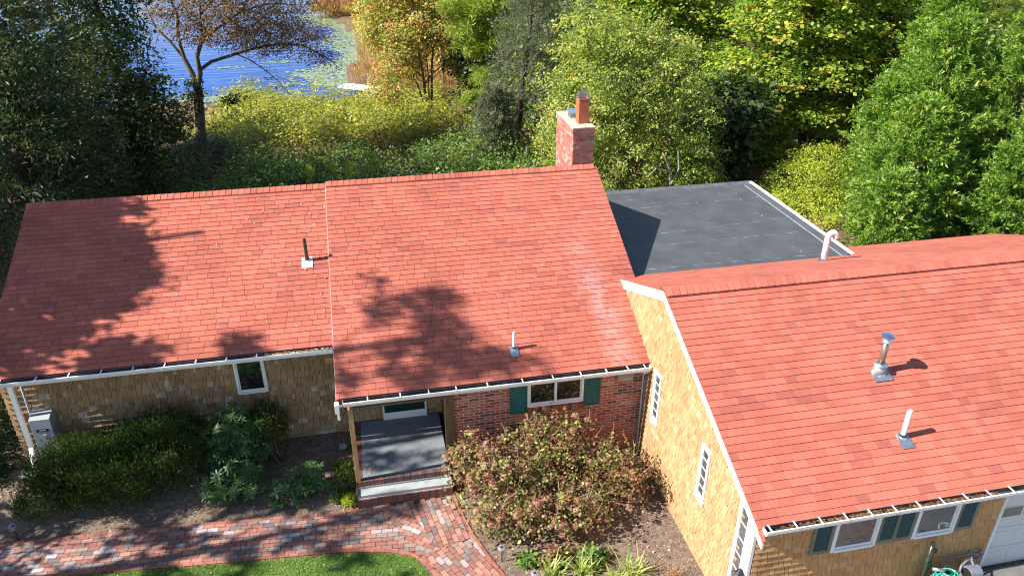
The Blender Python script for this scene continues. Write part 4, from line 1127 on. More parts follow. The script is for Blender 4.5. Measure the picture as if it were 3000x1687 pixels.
def leafcloud(C, D, per, cr, size, aspect, mode='broad', flat=.6, g=rng, hexa=False, sv=.3, tsp=.16, tcl=.2, up=.9, grad=None):
    n = len(C)*per
    c = np.repeat(C, per, 0); D_ = np.repeat(D, per, 0)
    off = g.normal(size=(n, 3)); off[:,2] *= flat; P = c + off*cr
    sz = size*(1+sv*g.normal(size=n)).clip(.4, 1.8)
    upv = np.array([0, 0, 1.])
    if mode == 'broad':
        N = unit(upv*up + D_*.45 + g.normal(size=(n,3))*.55); t = g.normal(size=(n,3)); d = unit(t - N*(t*N).sum(1, keepdims=True))
    elif mode == 'spray':
        d = unit(D_*.8 + upv*.25 + g.normal(size=(n,3))*.45); t = g.normal(size=(n,3)); N = unit(t - d*(t*d).sum(1, keepdims=True))
    elif mode == 'droop':
        d = unit(D_*.9 - upv*.35 + g.normal(size=(n,3))*.40); t = upv + g.normal(size=(n,3))*.5; N = unit(t - d*(t*d).sum(1, keepdims=True))
    elif mode == 'burst':
        P = c + off*cr*.25; d = unit(off + upv*.5*cr); t = g.normal(size=(n,3)); N = unit(t - d*(t*d).sum(1, keepdims=True))
    elif mode == 'plume':
        A = unit(D*.75 + upv*.38 + g.normal(size=C.shape)*.30); A_ = np.repeat(A, per, 0); u = g.random(n)[:,None]
        lat = g.normal(size=(n,3)); lat -= A_*(lat*A_).sum(1, keepdims=True); lat = unit(lat)
        P = c + A_*(u-.35)*cr*2.6 + lat*(1-u)*cr*g.random(n)[:,None]*.8
        d = unit(A_*.8 + lat*.65 + g.normal(size=(n,3))*.15); t = upv + g.normal(size=(n,3))*.6; N = unit(t - d*(t*d).sum(1, keepdims=True))
    elif mode == 'up':
        d = unit(upv*1.2 + D_*.3 + g.normal(size=(n,3))*.35); t = g.normal(size=(n,3)); N = unit(t - d*(t*d).sum(1, keepdims=True))
    s = np.cross(N, d)*(sz*aspect*.5)[:,None]; L = d*sz[:,None]; f = N*(sz*.10)[:,None]
    if hexa: V = np.stack([P, P+L*.3+s*.85, P+L*.65+s*.9, P+L, P+L*.65-s*.9, P+L*.3-s*.85], 1)
    else: V = np.stack([P, P+L*.45+s+f, P+L, P+L*.45-s+f], 1)
    tc = np.repeat(g.normal(size=len(C))*tcl, per)
    tint = .5 + tc + g.normal(size=n)*tsp
    return V, tint.clip(0.01, .99)
def limbs(mb, base_pts, base_r, targets, g, nmax=26, r0=.4, sub=2, wig=.12, lo=.25):
    """tapered limbs from points of the trunk to clump centres"""
    L = len(base_pts)
    for q in range(min(nmax, len(targets))):
        T = Vector(targets[q]); 
        best = None
        for k in range(max(1, int(L*lo)), L):
            p = Vector(base_pts[k]); h = T.z-p.z; hd = math.hypot(T.x-p.x, T.y-p.y)
            cost = abs(h-.55*hd)+.15*hd
            if best is None or cost < best[0]: best = (cost, k)
        k = best[1]; p = Vector(base_pts[k]); r = base_r[k]*r0*(.7+.5*g.random())
        D = (T-p); pts = []
        for i in range(6):
            t = i/5; b = p + D*t; b.z += D.length*.10*math.sin(math.pi*t)*(1 if g.random() > .3 else .2)
            if 0 < i < 5: b += Vector((g.normal(), g.normal(), g.normal()*.6))*wig*D.length*.12
            pts.append(b)
        mb.tube(pts, [max(.008, r*(1-.85*i/5)) for i in range(6)], 5, cap=False)
        for s_ in range(sub):
            i = 2+s_ % 3; e = pts[i] + Vector((g.normal(), g.normal(), g.normal()*.5+.25))*D.length*.22
            mb.tube([pts[i], pts[i].lerp(e, .5)+Vector((0,0,.05)), e], [max(.007, r*.4), max(.006, r*.25), .006], 4, cap=False)
m_bark = M('grey_brown_bark', (.16,.12,.09), (.08,.06,.045), scale=5, rough=.95, stretch=(4,4,.6), bs=.8, bd=.03)
m_barkl = M('pale_bark', (.34,.29,.24), (.20,.165,.13), scale=5, rough=.95, stretch=(4,4,.6), bs=.8, bd=.03)
m_barkd = M('dark_bark', (.07,.055,.045), (.035,.028,.022), scale=5, rough=.95, stretch=(4,4,.6), bs=.8, bd=.03)
m_lichen = M('lichen_bark', (.40,.40,.31), (.22,.21,.16), scale=12, rough=.95, bs=.7, bd=.03)
def tree(label, cat, base, trunk, tr, blobs, ncl, per, cr, size, aspect, mat, mode='broad', name='tree', group=None, bark=None, shell=.55, nl=24, seed=1, crown='crown', nz=.22, lower=1., flat=.6, extra=None, up=.9, tcl=.2, hexa=False, wig=.12, lo=.25, r0=.4, zmin=None, sub=2):
    g = np.random.default_rng(seed)
    t = thing(name, label, cat, base, group)
    C, D = clumps(blobs, ncl, shell, nz, g, zmin, lower) if ncl else (None, None)
    if extra is not None:
        C2 = np.array(extra, float); C = np.vstack([C, C2]) if ncl else C2; D = np.vstack([D, unit(g.normal(size=C2.shape)+[0,0,.3])]) if ncl else unit(g.normal(size=C2.shape)+[0,0,.3])
    V, ti = leafcloud(C, D, per, cr, size, aspect, mode, flat, g, up=up, tcl=tcl, hexa=hexa)
    mesh_np(crown, V, 6 if hexa else 4, ti, mat, t)
    pts = []; rs = []
    for i, p in enumerate(trunk): pts.append(Vector(p)); rs.append(tr[0]+(tr[1]-tr[0])*i/(len(trunk)-1))
    fine = []; fr = []
    for i in range(len(pts)-1):
        for s in range(4):
            q = pts[i].lerp(pts[i+1], s/4); q += Vector((g.normal()*.02, g.normal()*.02, 0)); fine.append(q); fr.append((rs[i]+(rs[i+1]-rs[i])*s/4)*(1.35 if i+s == 0 else 1))
    fine.append(pts[-1]); fr.append(rs[-1])
    mb = MB(); mb.tube(fine, fr, 9); mb.build('trunk', bark or m_bark, t, smooth=True)
    if nl:
        mb = MB(); idx = g.permutation(len(C)); limbs(mb, fine, fr, [C[i] for i in idx[:nl]], g, nl, r0, sub, wig, lo)
        mb.build('branches', bark or m_bark, t, smooth=True)
    return t, C, D
def bush(label, cat, base, blobs, ncl, per, cr, size, aspect, mat, mode='broad', name='bush', seed=1, stems=10, shell=.6, hexa=False, group=None, nz=.18, bark=None, up=.9, tcl=.16, flat=.7, crown='leaves', zmin=None, tsp=.16):
    g = np.random.default_rng(seed); t = thing(name, label, cat, base, group)
    C, D = clumps(blobs, ncl, shell, nz, g, zmin, .5)
    V, ti = leafcloud(C, D, per, cr, size, aspect, mode, flat, g, hexa, up=up, tcl=tcl, tsp=tsp)
    mesh_np(crown, V, 6 if hexa else 4, ti, mat, t)
    mb = MB(); idx = g.permutation(len(C))[:stems]
    for i in idx:
        a = Vector(base)+Vector((g.normal()*.08, g.normal()*.08, -.05)); e = Vector(C[i]); m = a.lerp(e, .5)+Vector((g.normal()*.06, g.normal()*.06, .05))
        mb.tube([a, m, e], [.022, .014, .006], 5, cap=False)
    if stems: mb.build('stems', bark or m_bark, t, smooth=True)
    return t, C, D

L = leaf_mat
m_oakdark = L('dark_oak_leaves', [(0, (.022,.045,.016)), (.5, (.05,.085,.024)), (.8, (.10,.13,.03)), (1, (.22,.18,.04))], .3)
m_oakshade = L('oak_leaves', [(0, (.03,.05,.02)), (1, (.07,.09,.025))], .08)
m_oakblue = L('dark_evergreen_needles', [(0, (.022,.048,.020)), (.5, (.045,.085,.036)), (.85, (.08,.12,.045)), (1, (.17,.11,.05))], .2)
m_copper = L('copper_leaves', [(0, (.13,.055,.035)), (.4, (.20,.105,.055)), (.7, (.26,.17,.08)), (1, (.17,.19,.06))], .3)
m_autumn = L('autumn_leaves', [(0, (.55,.14,.09)), (.14, (.50,.26,.10)), (.36, (.50,.40,.11)), (.62, (.36,.37,.08)), (1, (.17,.24,.05))], .35)
m_pine = L('bright_pine_needles', [(0, (.13,.19,.02)), (.5, (.25,.33,.035)), (1, (.38,.42,.07))], .25)
m_spruce = L('grey_green_needles', [(0, (.075,.085,.055)), (.45, (.15,.175,.105)), (.8, (.23,.245,.145)), (1, (.27,.24,.16))], .25)
m_apple = L('light_green_leaves', [(0, (.08,.13,.022)), (.35, (.20,.27,.045)), (.65, (.36,.42,.085)), (.9, (.52,.52,.16)), (1, (.55,.38,.13))], .42)
m_maple = L('yellow_green_maple', [(0, (.08,.16,.02)), (.35, (.19,.29,.035)), (.62, (.33,.40,.05)), (.88, (.47,.47,.07)), (1, (.56,.36,.08))], .4)
m_gold = L('golden_shrub', [(0, (.22,.28,.03)), (.5, (.40,.45,.05)), (1, (.56,.56,.12))], .4)
m_cedarlf = L('cedar_sprays', [(0, (.05,.13,.02)), (.35, (.14,.26,.037)), (.7, (.26,.38,.06)), (1, (.42,.46,.12))], .35)
m_bankY = L('yellow_thicket', [(0, (.14,.11,.035)), (.25, (.20,.22,.035)), (.6, (.36,.37,.055)), (1, (.54,.50,.10))], .35)
m_bankG = L('green_thicket', [(0, (.04,.075,.018)), (.4, (.09,.16,.028)), (.75, (.19,.27,.05)), (1, (.36,.35,.12))], .32)
m_reed = L('dry_reeds', [(0, (.28,.13,.06)), (.5, (.42,.24,.11)), (1, (.55,.42,.20))], .3)
m_yew = L('yew_needles', [(0, (.010,.024,.008)), (.4, (.024,.050,.013)), (.8, (.075,.12,.022)), (1, (.15,.19,.045))], .2, rough=.4)
m_rhodo = L('rhododendron_leaves', [(0, (.028,.06,.018)), (.5, (.055,.115,.032)), (.85, (.10,.16,.05)), (1, (.30,.31,.12))], .15, rough=.45, spec=.3)
m_holly = L('olive_small_leaves', [(0, (.03,.05,.014)), (.5, (.065,.09,.022)), (1, (.18,.16,.04))], .25)
m_hyd = L('hydrangea_leaves', [(0, (.16,.065,.045)), (.3, (.27,.115,.07)), (.5, (.22,.14,.07)), (.62, (.15,.15,.05)), (.8, (.25,.30,.07)), (1, (.46,.48,.15))], .35)
m_hydf = L('faded_flower_heads', [(0, (.34,.115,.08)), (.4, (.44,.20,.14)), (.7, (.50,.31,.21)), (1, (.55,.43,.28))], .25)
m_strap = L('strap_leaves', [(0, (.16,.24,.05)), (.5, (.36,.42,.11)), (.85, (.55,.55,.20)), (1, (.55,.44,.18))], .35)
m_grassb = L('grass_blades', [(0, (.06,.13,.015)), (.45, (.15,.30,.03)), (.8, (.28,.42,.06)), (1, (.48,.40,.15))], .35)
m_lily = L('lily_pads', [(0, (.10,.15,.08)), (.5, (.21,.27,.14)), (1, (.40,.42,.27))], .0, rough=.35)
m_chip = piece_mat('mulch_chips', [(0, (.07,.042,.03)), (.35, (.17,.105,.07)), (.65, (.28,.185,.13)), (.85, (.40,.29,.215)), (1, (.52,.42,.33))], rough=.95, bs=0)
m_leafy = piece_mat('fallen_leaves_mat', [(0, (.55,.42,.14)), (.4, (.60,.50,.25)), (.7, (.42,.22,.08)), (1, (.62,.55,.38))], rough=.8, bs=0)

# lawn grass, mulch chips and fallen leaves
def scatter(n, x0, x1, y0, y1, ok, g):
    out = []
    X = g.uniform(x0, x1, n*2); Y = g.uniform(y0, y1, n*2)
    for x, y in zip(X, Y):
        if ok(x, y): out.append((x, y))
        if len(out) >= n: break
    return np.array(out)
g = np.random.default_rng(5)
lp = lawn_poly
pts = scatter(42000, -8.5, 1.4, 8.2, 11.0, lambda x, y: inside(x, y, lp), g)
P = np.column_stack([pts, np.full(len(pts), .008)]); n = len(P)
d = unit(np.column_stack([g.normal(size=(n,2))*.55, np.ones(n)])); sd = unit(np.cross(d, g.normal(size=(n,3)))); L_ = g.uniform(.03, .065, n)[:,None]
V = np.stack([P-sd*.006, P+d*L_*.6-sd*.005, P+d*L_+np.column_stack([g.normal(size=(n,2))*.012, np.zeros(n)]), P+d*L_*.6+sd*.005], 1)
mesh_np('grass', V, 4, (.5+.26*np.sin(P[:,0]*2.3)*np.cos(P[:,1]*3.1)+.12*np.sin(P[:,0]*9.1+P[:,1]*7)+g.normal(size=n)*.24).clip(.02,.98), m_grassb, None, None, 'stuff')
def bed(x, y):
    if inside(x, y, PATH) or inside(x, y, lp): return False
    if -.76 < x < 1.14 and y > 11.4: return False
    if x > 5.2 or (y > 13.55 and x < 1.2) or (y > 11.98 and x > 1.1): return False
    return True
pts = scatter(26000, -9, 5.2, 8.2, 13.6, bed, g)
def flat_bits(pts, smin, smax, asp, zoff, g, tilt=.5):
    n = len(pts); z = np.array([land(x, y) for x, y in pts])+zoff; P = np.column_stack([pts, z])
    N = unit(np.column_stack([g.normal(size=(n,2))*tilt, np.ones(n)])); t = g.normal(size=(n,3)); d = unit(t-N*(t*N).sum(1, keepdims=True)); s = np.cross(N, d)
    Ls = g.uniform(smin, smax, n)[:,None]
    return np.stack([P, P+d*Ls*.45+s*Ls*asp, P+d*Ls, P+d*Ls*.5-s*Ls*asp], 1)
mesh_np('mulch', flat_bits(pts, .015, .05, .22, .008, g), 4, g.random(len(pts)), m_chip, None, None, 'stuff')
pts = scatter(420, -8.5, 5.0, 8.4, 13.3, lambda x, y: bed(x, y) or inside(x, y, lp), g)
mesh_np('fallen_leaves', flat_bits(pts, .03, .065, .35, .02, g, .4), 4, g.random(len(pts)), m_leafy, None, None, 'stuff')
# leaves lying on the roofs
pts = []
for _ in range(34):
    x = -.95 - abs(g.normal())*.9; y = g.uniform(13.2, 16.6)
    if x > -6: pts.append((x, y, zleft(y)))
for _ in range(9): x, y = g.uniform(-.5, 4.8), g.uniform(12, 16.4); pts.append((x, y, zmid(y)))
for x, y in ((-2.6,16.0),(-2.45,15.9),(-2.3,16.2),(-2.0,16.1),(-3.2,15.4),(-3.9,14.3),(-4.6,14.9)): pts.append((x, y, zleft(y)))
for _ in range(7): pts.append((10.6-abs(g.normal())*.5, g.uniform(14.2, 18.8), FZ-.012))
P = np.array(pts); n = len(P); P[:,2] += .022
N = unit(np.column_stack([g.normal(size=n)*.3, -.43+g.normal(size=n)*.3, np.ones(n)*.9])); t = g.normal(size=(n,3)); d = unit(t-N*(t*N).sum(1, keepdims=True)); s = np.cross(N, d); Ls = g.uniform(.025, .055, n)[:,None]
mesh_np('roof_leaves', np.stack([P, P+d*Ls*.45+s*Ls*.38, P+d*Ls, P+d*Ls*.5-s*Ls*.38], 1), 4, g.random(n), m_leafy, None, None, 'stuff')
# dust of leaf bits on the entry floor
mb = MB(); litter(mb, -.58, -.25, 11.78, 12.1, .460, 130, rr, (.004, .011)); litter(mb, -.5, 1.0, 11.8, 13.3, .460, 14, rr, (.012, .022))
tag(mb.build('entry_leaf_bits', m_leafy), kind='stuff')

# ------------------------------------------------------------------ front garden
bush('broad dark yew hedge with a lit yellow-green top under the left shingle wall', 'yew bush', (-5.2, 12.7, .1),
     [(-6.0,12.72,.72,.85,.64,.70), (-4.6,12.72,.85,.95,.68,.85), (-5.3,12.6,.65,1.0,.66,.80), (-4.2,12.85,1.1,.60,.52,.62), (-6.55,12.45,.40,.55,.45,.45)], 2400, 25, .075, .058, .24, m_yew, 'up', seed=3, stems=26, shell=.72, nz=.10, name='yew_bush', tcl=.10, zmin=.02)
def rosettes(label, cat, base, pts, mat, L0, seed, asp=.30, nl=9, name='rhododendron'):
    g = np.random.default_rng(seed); t = thing(name, label, cat, base); Vs = []; T = []
    for p in pts:
        p = np.array(p); ax = unit(np.array([g.normal()*.35, -.25+g.normal()*.35, 1.])); k = g.integers(nl-2, nl+3); a0 = g.random()*6.28; tt = .45+g.normal()*.14
        u = unit(np.cross(ax, [1, .1, 0])); v = np.cross(ax, u)
        for i in range(k):
            a = a0+i*6.283/k; e = g.uniform(-.25, .45); d = unit(u*math.cos(a)+v*math.sin(a)+ax*e); s = unit(np.cross(ax, d)); L_ = L0*g.uniform(.75, 1.15); n_ = np.cross(d, s)
            q = p+d*.01; dr = -ax*L_*.18
            Vs.append([q, q+d*L_*.35+s*L_*asp*.42, q+d*L_*.7+s*L_*asp*.45+dr*.4, q+d*L_+dr, q+d*L_*.7-s*L_*asp*.45+dr*.4, q+d*L_*.35-s*L_*asp*.42]); T.append(tt+g.normal()*.08)
    mesh_np('leaves', np.array(Vs), 6, np.array(T).clip(.02, .98), mat, t)
    mb = MB(); sel = pts[::3]
    for p in sel:
        a = Vector(base)+Vector((g.normal()*.06, g.normal()*.06, -.03)); e = Vector(p); mb.tube([a, a.lerp(e, .5)+Vector((g.normal()*.05, g.normal()*.05, .04)), e], [.018, .012, .006], 5, cap=False)
    mb.build('stems', m_bark, t, smooth=True); return t
g = np.random.default_rng(8)
def rpts(blobs, n, shell=.7, lower=.8): 
    C, D = clumps(blobs, n, shell, .15, g, .08, lower); return [tuple(c) for c in C]
rosettes('tall glossy rhododendron with pale lit leaf whorls below the small window', 'rhododendron', (-3.05, 12.75, .1), rpts([(-3.05,12.85,1.15,.52,.42,.62), (-3.15,12.75,.6,.5,.45,.5), (-2.85,12.8,1.0,.45,.4,.55)], 210), m_rhodo, .135, 1)
rosettes('low rhododendron whorls spreading over the soil in front of the tall one', 'rhododendron', (-3.0, 12.2, .05), rpts([(-3.0,12.15,.42,.48,.30,.38), (-3.45,12.1,.30,.25,.2,.25)], 80), m_rhodo, .145, 2)
rosettes('sprawling low rhododendron with big leaves touching the path edge', 'rhododendron', (-1.95, 12.0, .05), rpts([(-2.05,11.85,.22,.42,.28,.26), (-1.7,12.1,.30,.40,.30,.28), (-2.1,11.62,.12,.22,.12,.12)], 85), m_rhodo, .12, 3, .42, 6)
bush('small olive-green bush behind the right side of the rhododendron', 'bush', (-2.35, 13.0, .2), [(-2.4,13.05,.95,.36,.34,.55), (-2.55,13.05,1.2,.25,.25,.3)], 170, 22, .07, .06, .42, m_holly, 'up', seed=14, stems=8)
for i, (x, y, s, lab) in enumerate(((-1.15, 11.72, .10, 'tiny green seedling in the soil between path and entry'), (-.92, 11.60, .13, 'bright yellow-green tuft in the soil by the path corner'), (-.98, 12.05, .26, 'dark green perennial against the left side of the entry'), (-1.0, 12.5, .22, 'dull groundcover clump below the porch post'))):
    bush(lab, 'small plant', (x, y, .02), [(x, y, s*.5, s, s*.9, s*.7)], 30+int(s*160), 9, .03, .055, .5, m_gold if i == 1 else m_bankG, 'up', seed=30+i, stems=3, name='small_plant')
# hydrangea
hy = [(2.15,11.0,.75,.95,.62,.75), (3.2,11.05,.80,1.05,.62,.82), (4.15,10.75,.60,.75,.60,.62), (2.0,10.3,.45,.65,.42,.50), (3.1,10.0,.42,.95,.45,.48), (1.45,11.35,.8,.42,.30,.55), (2.9,11.4,1.2,.4,.3,.5)]
th_, C, D = bush('large faded hydrangea with pinkish brown flower heads in front of the brick wall', 'hydrangea', (2.95, 10.8, .05), hy, 1700, 11, .085, .060, .70, m_hyd, 'broad', seed=17, stems=0, shell=.45, nz=.34, name='hydrangea', hexa=True, tcl=.22, zmin=.03, up=.6)
mb = MB(); g = np.random.default_rng(19); sel = g.permutation(len(C))[:170]
for i in sel:
    a = Vector((2.9+g.normal()*.5, 10.75+g.normal()*.22, 0)); e = Vector(C[i]); m = a.lerp(e, .55)+Vector((g.normal()*.06, g.normal()*.06, .08)); mb.tube([a, m, e], [.011, .008, .005], 4, cap=False)
for i in g.permutation(len(C))[:330]:      # bare twigs sticking out
    a = Vector(C[i]); e = a+Vector((g.normal()*.14, g.normal()*.10, .16+g.random()*.16)); mb.tube([a, a.lerp(e, .5)+Vector((.02, 0, 0)), e], [.006, .005, .003], 4, cap=False)
mb.build('stems', M('tan_stems', (.38,.26,.18), (.24,.15,.11), scale=8, rough=.9), th_, smooth=True)
hm = []
for k in range(4):
    g2 = np.random.default_rng(50+k); n = 64; dd = unit(g2.normal(size=(n,3))); dd[:,2] = np.abs(dd[:,2])*.8-.1; P = dd*.062*g2.uniform(.8,1.15,(n,1)); N = unit(dd+g2.normal(size=(n,3))*.3); t = g2.normal(size=(n,3)); d = unit(t-N*(t*N).sum(1, keepdims=True)); s = np.cross(N, d)
    o = mesh_np('flower_head', np.stack([P-d*.016, P+s*.013, P+d*.016, P-s*.013], 1), 4, (.5+.25*g2.normal()*.6+g2.normal(size=n)*.15).clip(.02,.98), m_hydf, th_); hm.append(o.data); bpy.data.objects.remove(o)
cand = [i for i in range(len(C)) if D[i][2] > -.1 and (C[i][0] < 2.1 or C[i][1] < 10.2 or g.random() < .12) and C[i][2] > .15]
g.shuffle(cand)
for i in cand[:170]:
    o = link(bpy.data.objects.new('flower_head', hm[int(g.integers(0, 4))])); attach(o, th_)
    p = Vector(C[i])+Vector(D[i])*.06; s = g.uniform(.75, 1.25); o.matrix_basis = Matrix.Translation(p) @ Matrix.Rotation(g.random()*6.28, 4, 'Z') @ Matrix.Scale(s, 4)
# strap leaved plants
def strap(label, x, y, n, Lm, seed, mat=m_strap, w=.028, name='strap_leaf_plant', cat='daylily'):
    g = np.random.default_rng(seed); t = thing(name, label, cat, (x, y, 0)); Vs = []; T = []
    for i in range(n):
        a = g.random()*6.28; b = np.array([x+g.normal()*.09, y+g.normal()*.07, .01]); L_ = Lm*g.uniform(.6, 1.15); out = np.array([math.cos(a), math.sin(a), 0]); s = np.array([-math.sin(a), math.cos(a), 0]); bend = g.uniform(.3, 1.0); p = b; el = g.uniform(1.0, 1.45); tt = .5+g.normal()*.22
        W = w*g.uniform(.7, 1.2); m = 6
        for k in range(m):
            e = el-bend*k/m*1.6; q = p+(out*math.cos(e)+np.array([0,0,math.sin(e)]))*L_/m; w0 = W*(1-.9*(k/m)**2); w1 = W*(1-.9*((k+1)/m)**2)
            Vs.append([p-s*w0/2, q-s*w1/2, q+s*w1/2, p+s*w0/2]); T.append(tt); p = q
    mesh_np('leaves', np.array(Vs), 4, np.array(T).clip(.02,.98), mat, t); return t
strap('yellow-green strap leaves left of the group, beside the path light', 2.55, 9.05, 52, .50, 1)
strap('yellow-green strap leaves in the middle below the hydrangea', 3.15, 9.0, 64, .50, 2)
strap('tall pale strap leaves right of the group on the bare mulch', 3.95, 8.72, 64, .54, 3)
strap('second clump of pale strap leaves at the lower edge', 3.55, 8.65, 50, .46, 4)
strap('straw-coloured dry grass tuft at the foot of the gable wall', 4.62, 8.60, 46, .34, 5, m_reed, .008, 'dry_grass_tuft', 'grass tuft')
for i, (x, y, s, lab) in enumerate(((2.75,9.35,.24,'leafy green plant between hydrangea and strap leaves'), (3.35,9.25,.22,'light green mound right behind the strap leaves'), (2.25,9.45,.14,'small green plant right of the path light'))):
    bush(lab, 'small plant', (x, y, .02), [(x, y, s*.6, s*1.3, s*.8, s*.8)], 70, 9, .04, .07, .6, m_hyd if i == 0 else m_bankG, 'broad', seed=40+i, stems=3, name='small_plant', hexa=True)
# dark bushes at the left end of the house
bush('dark shaded bush beyond the left corner of the house', 'bush', (-8.15, 14.1, 0), [(-8.2,14.2,.9,.65,.8,.9)], 420, 18, .12, .10, .35, m_oakblue, 'spray', seed=61, stems=8)
bush('low shaded juniper at the left corner by the splash tray', 'bush', (-7.95, 13.35, 0), [(-8.0,13.45,.22,.42,.3,.22)], 120, 16, .07, .09, .25, m_oakblue, 'spray', seed=62, stems=4)

# ------------------------------------------------------------------ tall trees left of the house (their shade falls on roof and garden)
SHADE=[(125,86,0),(124,95,0),(124,100,0),(123,102,0),(122,118,0),(128,86,0),(127,99,0),(126,104,0),(124,119,0),(130,84,0),(131,86,0),(131,89,0),(130,92,0),(134,88,0),(133,90,0),(132,93,0),(133,96,0),(137,87,0),(136,89,0),(137,94,0),(137,98,0),(136,100,0),(140,89,0),(140,94,0),(139,100,0),(138,101,0),(138,106,0),(142,93,0),(142,96,0),(142,97,0),(142,100,0),(142,103,0),(141,105,0),(142,108,0),(141,110,0),(145,89,0),(146,91,0),(146,94,0),(146,97,0),(144,102,0),(145,105,0),(144,107,0),(145,110,0),(144,111,0),(148,90,0),(149,92,0),(149,96,0),(148,100,0),(148,103,0),(147,105,0),(148,109,0),(148,111,0),(152,91,0),(152,97,0),(151,100,0),(151,101,0),(151,108,0),(151,110,0),(150,112,0),(155,94,0),(155,95,0),(155,99,0),(155,101,0),(154,104,0),(153,106,0),(153,108,0),(154,112,0),(158,94,0),(157,97,0),(157,99,0),(158,102,0),(158,105,0),(157,107,0),(156,109,0),(161,96,0),(161,98,0),(160,101,0),(160,104,0),(160,106,0),(160,108,0),(160,114,0),(164,97,0),(164,99,0),(164,103,0),(164,105,0),(163,107,0),(163,111,0),(163,113,0),(109,139,1),(109,141,1),(109,142,1),(109,145,1),(108,156,1),(108,163,1),(112,130,1),(112,132,1),(112,138,1),(111,140,1),(111,144,1),(111,145,1),(111,148,1),(110,150,1),(110,151,1),(110,153,1),(110,156,1),(110,157,1),(110,159,1),(110,162,1),(114,131,1),(114,141,1),(114,147,1),(113,149,1),(112,150,1),(112,153,1),(113,154,1),(113,156,1),(112,158,1),(116,134,1),(116,140,1),(116,142,1),(115,148,1),(115,149,1),(115,152,1),(118,143,1),(118,148,1),(118,150,1),(117,151,1),(117,153,1),(117,155,1),(120,150,1),(120,153,1),(120,156,1),(123,143,1),(122,149,1),(122,151,1),(125,143,1),(124,145,1),(124,152,1),(125,154,1),(125,158,1),(127,144,1),(128,146,1),(127,148,1),(127,151,1),(127,154,1),(127,155,1),(126,157,1),(128,156,1),(132,147,1),(83,30,2),(84,34,2),(83,36,2),(83,39,2),(82,42,2),(82,45,2),(82,49,2),(81,52,2),(81,55,2),(81,58,2),(81,61,2),(80,65,2),(80,67,2),(80,80,2),(80,83,2),(80,86,2),(77,99,2),(77,105,2),(86,32,2),(86,40,2),(87,48,2),(85,55,2),(84,58,2),(84,64,2),(84,67,2),(84,70,2),(83,77,2),(82,98,2),(81,102,2),(82,108,2),(91,33,2),(91,36,2),(91,39,2),(90,43,2),(90,46,2),(89,51,2),(89,55,2),(88,58,2),(89,62,2),(88,67,2),(87,71,2),(88,74,2),(86,83,2),(86,101,2),(84,107,2),(84,111,2),(93,30,2),(93,36,2),(93,43,2),(93,46,2),(92,48,2),(92,55,2),(91,58,2),(93,61,2),(91,68,2),(91,70,2),(90,79,2),(91,82,2),(98,40,2),(97,42,2),(96,52,2),(96,55,2),(95,62,2),(96,65,2),(95,67,2),(93,88,2),(92,105,2),(102,30,2),(102,32,2),(102,36,2),(102,39,2),(101,46,2),(99,51,2),(99,55,2),(99,64,2),(98,67,2),(98,73,2),(99,76,2),(97,89,2),(96,101,2),(106,31,2),(104,37,2),(104,39,2),(105,45,2),(104,52,2),(102,61,2),(102,63,2),(101,86,2),(100,88,2),(101,95,2),(100,99,2),(99,102,2),(109,30,2),(108,33,2),(108,39,2),(108,43,2),(108,46,2),(106,49,2),(106,54,2),(105,77,2),(105,80,2),(103,102,2),(103,107,2),(103,111,2),(103,113,2),(113,29,2),(113,34,2),(111,36,2),(111,39,2),(111,43,2),(111,45,2),(110,49,2),(109,67,2),(110,70,2),(109,74,2),(108,77,2),(108,94,2),(115,30,2),(116,33,2),(115,43,2),(115,48,2),(113,52,2),(113,58,2),(113,71,2),(112,74,2),(112,85,2),(110,89,2),(111,93,2),(111,95,2),(110,101,2),(111,104,2),(109,107,2),(119,30,2),(120,33,2),(119,36,2),(118,46,2),(118,49,2),(118,51,2),(118,55,2),(117,68,2),(114,95,2),(115,98,2),(113,101,2),(113,104,2),(113,110,2),(114,115,2),(124,31,2),(123,34,2),(122,39,2),(122,46,2),(122,51,2),(121,54,2),(121,58,2),(120,62,2),(121,65,2),(120,67,2),(118,96,2),(118,98,2),(119,111,1),(116,113,1),(114,118,1),(113,122,1),(119,115,1),(120,120,1),(111,123,1),(111,116,1),(111,113,1),(109,120,1)]
g = np.random.default_rng(77)
def shade_tree(label, base, sel, height, seed, per, bl=None, cr=.13, size=.22, dxm=.8):
    gg = np.random.default_rng(seed); ex = []
    for a, b, c in sel:
        dx = gg.uniform(-dxm, dxm); ex.append((-13+dx, a/10+.07*dx, b/10-.86*dx))
    tree(label, 'tree', base, [base, (base[0]+.2, base[1]+.1, height*.35), (base[0]-.1, base[1], height*.7), (base[0]+.1, base[1]+.1, height)], (.26, .05), bl or [], 0, per, cr, size, .62, m_oakshade, 'broad', extra=ex, seed=seed, nl=24, bark=m_barkd, flat=.8, name='oak_tree', group='oaks west of the house', up=.3, r0=.3)
shade_tree('tall oak standing left of the left wing outside the view', (-13.2, 15.0, 0), [s for s in SHADE if s[2] == 0], 12.5, 5, 66)
shade_tree('tall oak standing left of the front garden outside the view', (-13.0, 11.8, 0), [s for s in SHADE if s[2] == 1], 15.5, 6, 26, None, .10, .16, .4)
shade_tree('spreading oak by the garden path outside the view', (-13.1, 10.2, 0), [s for s in SHADE if s[2] == 2], 11.0, 7, 30)
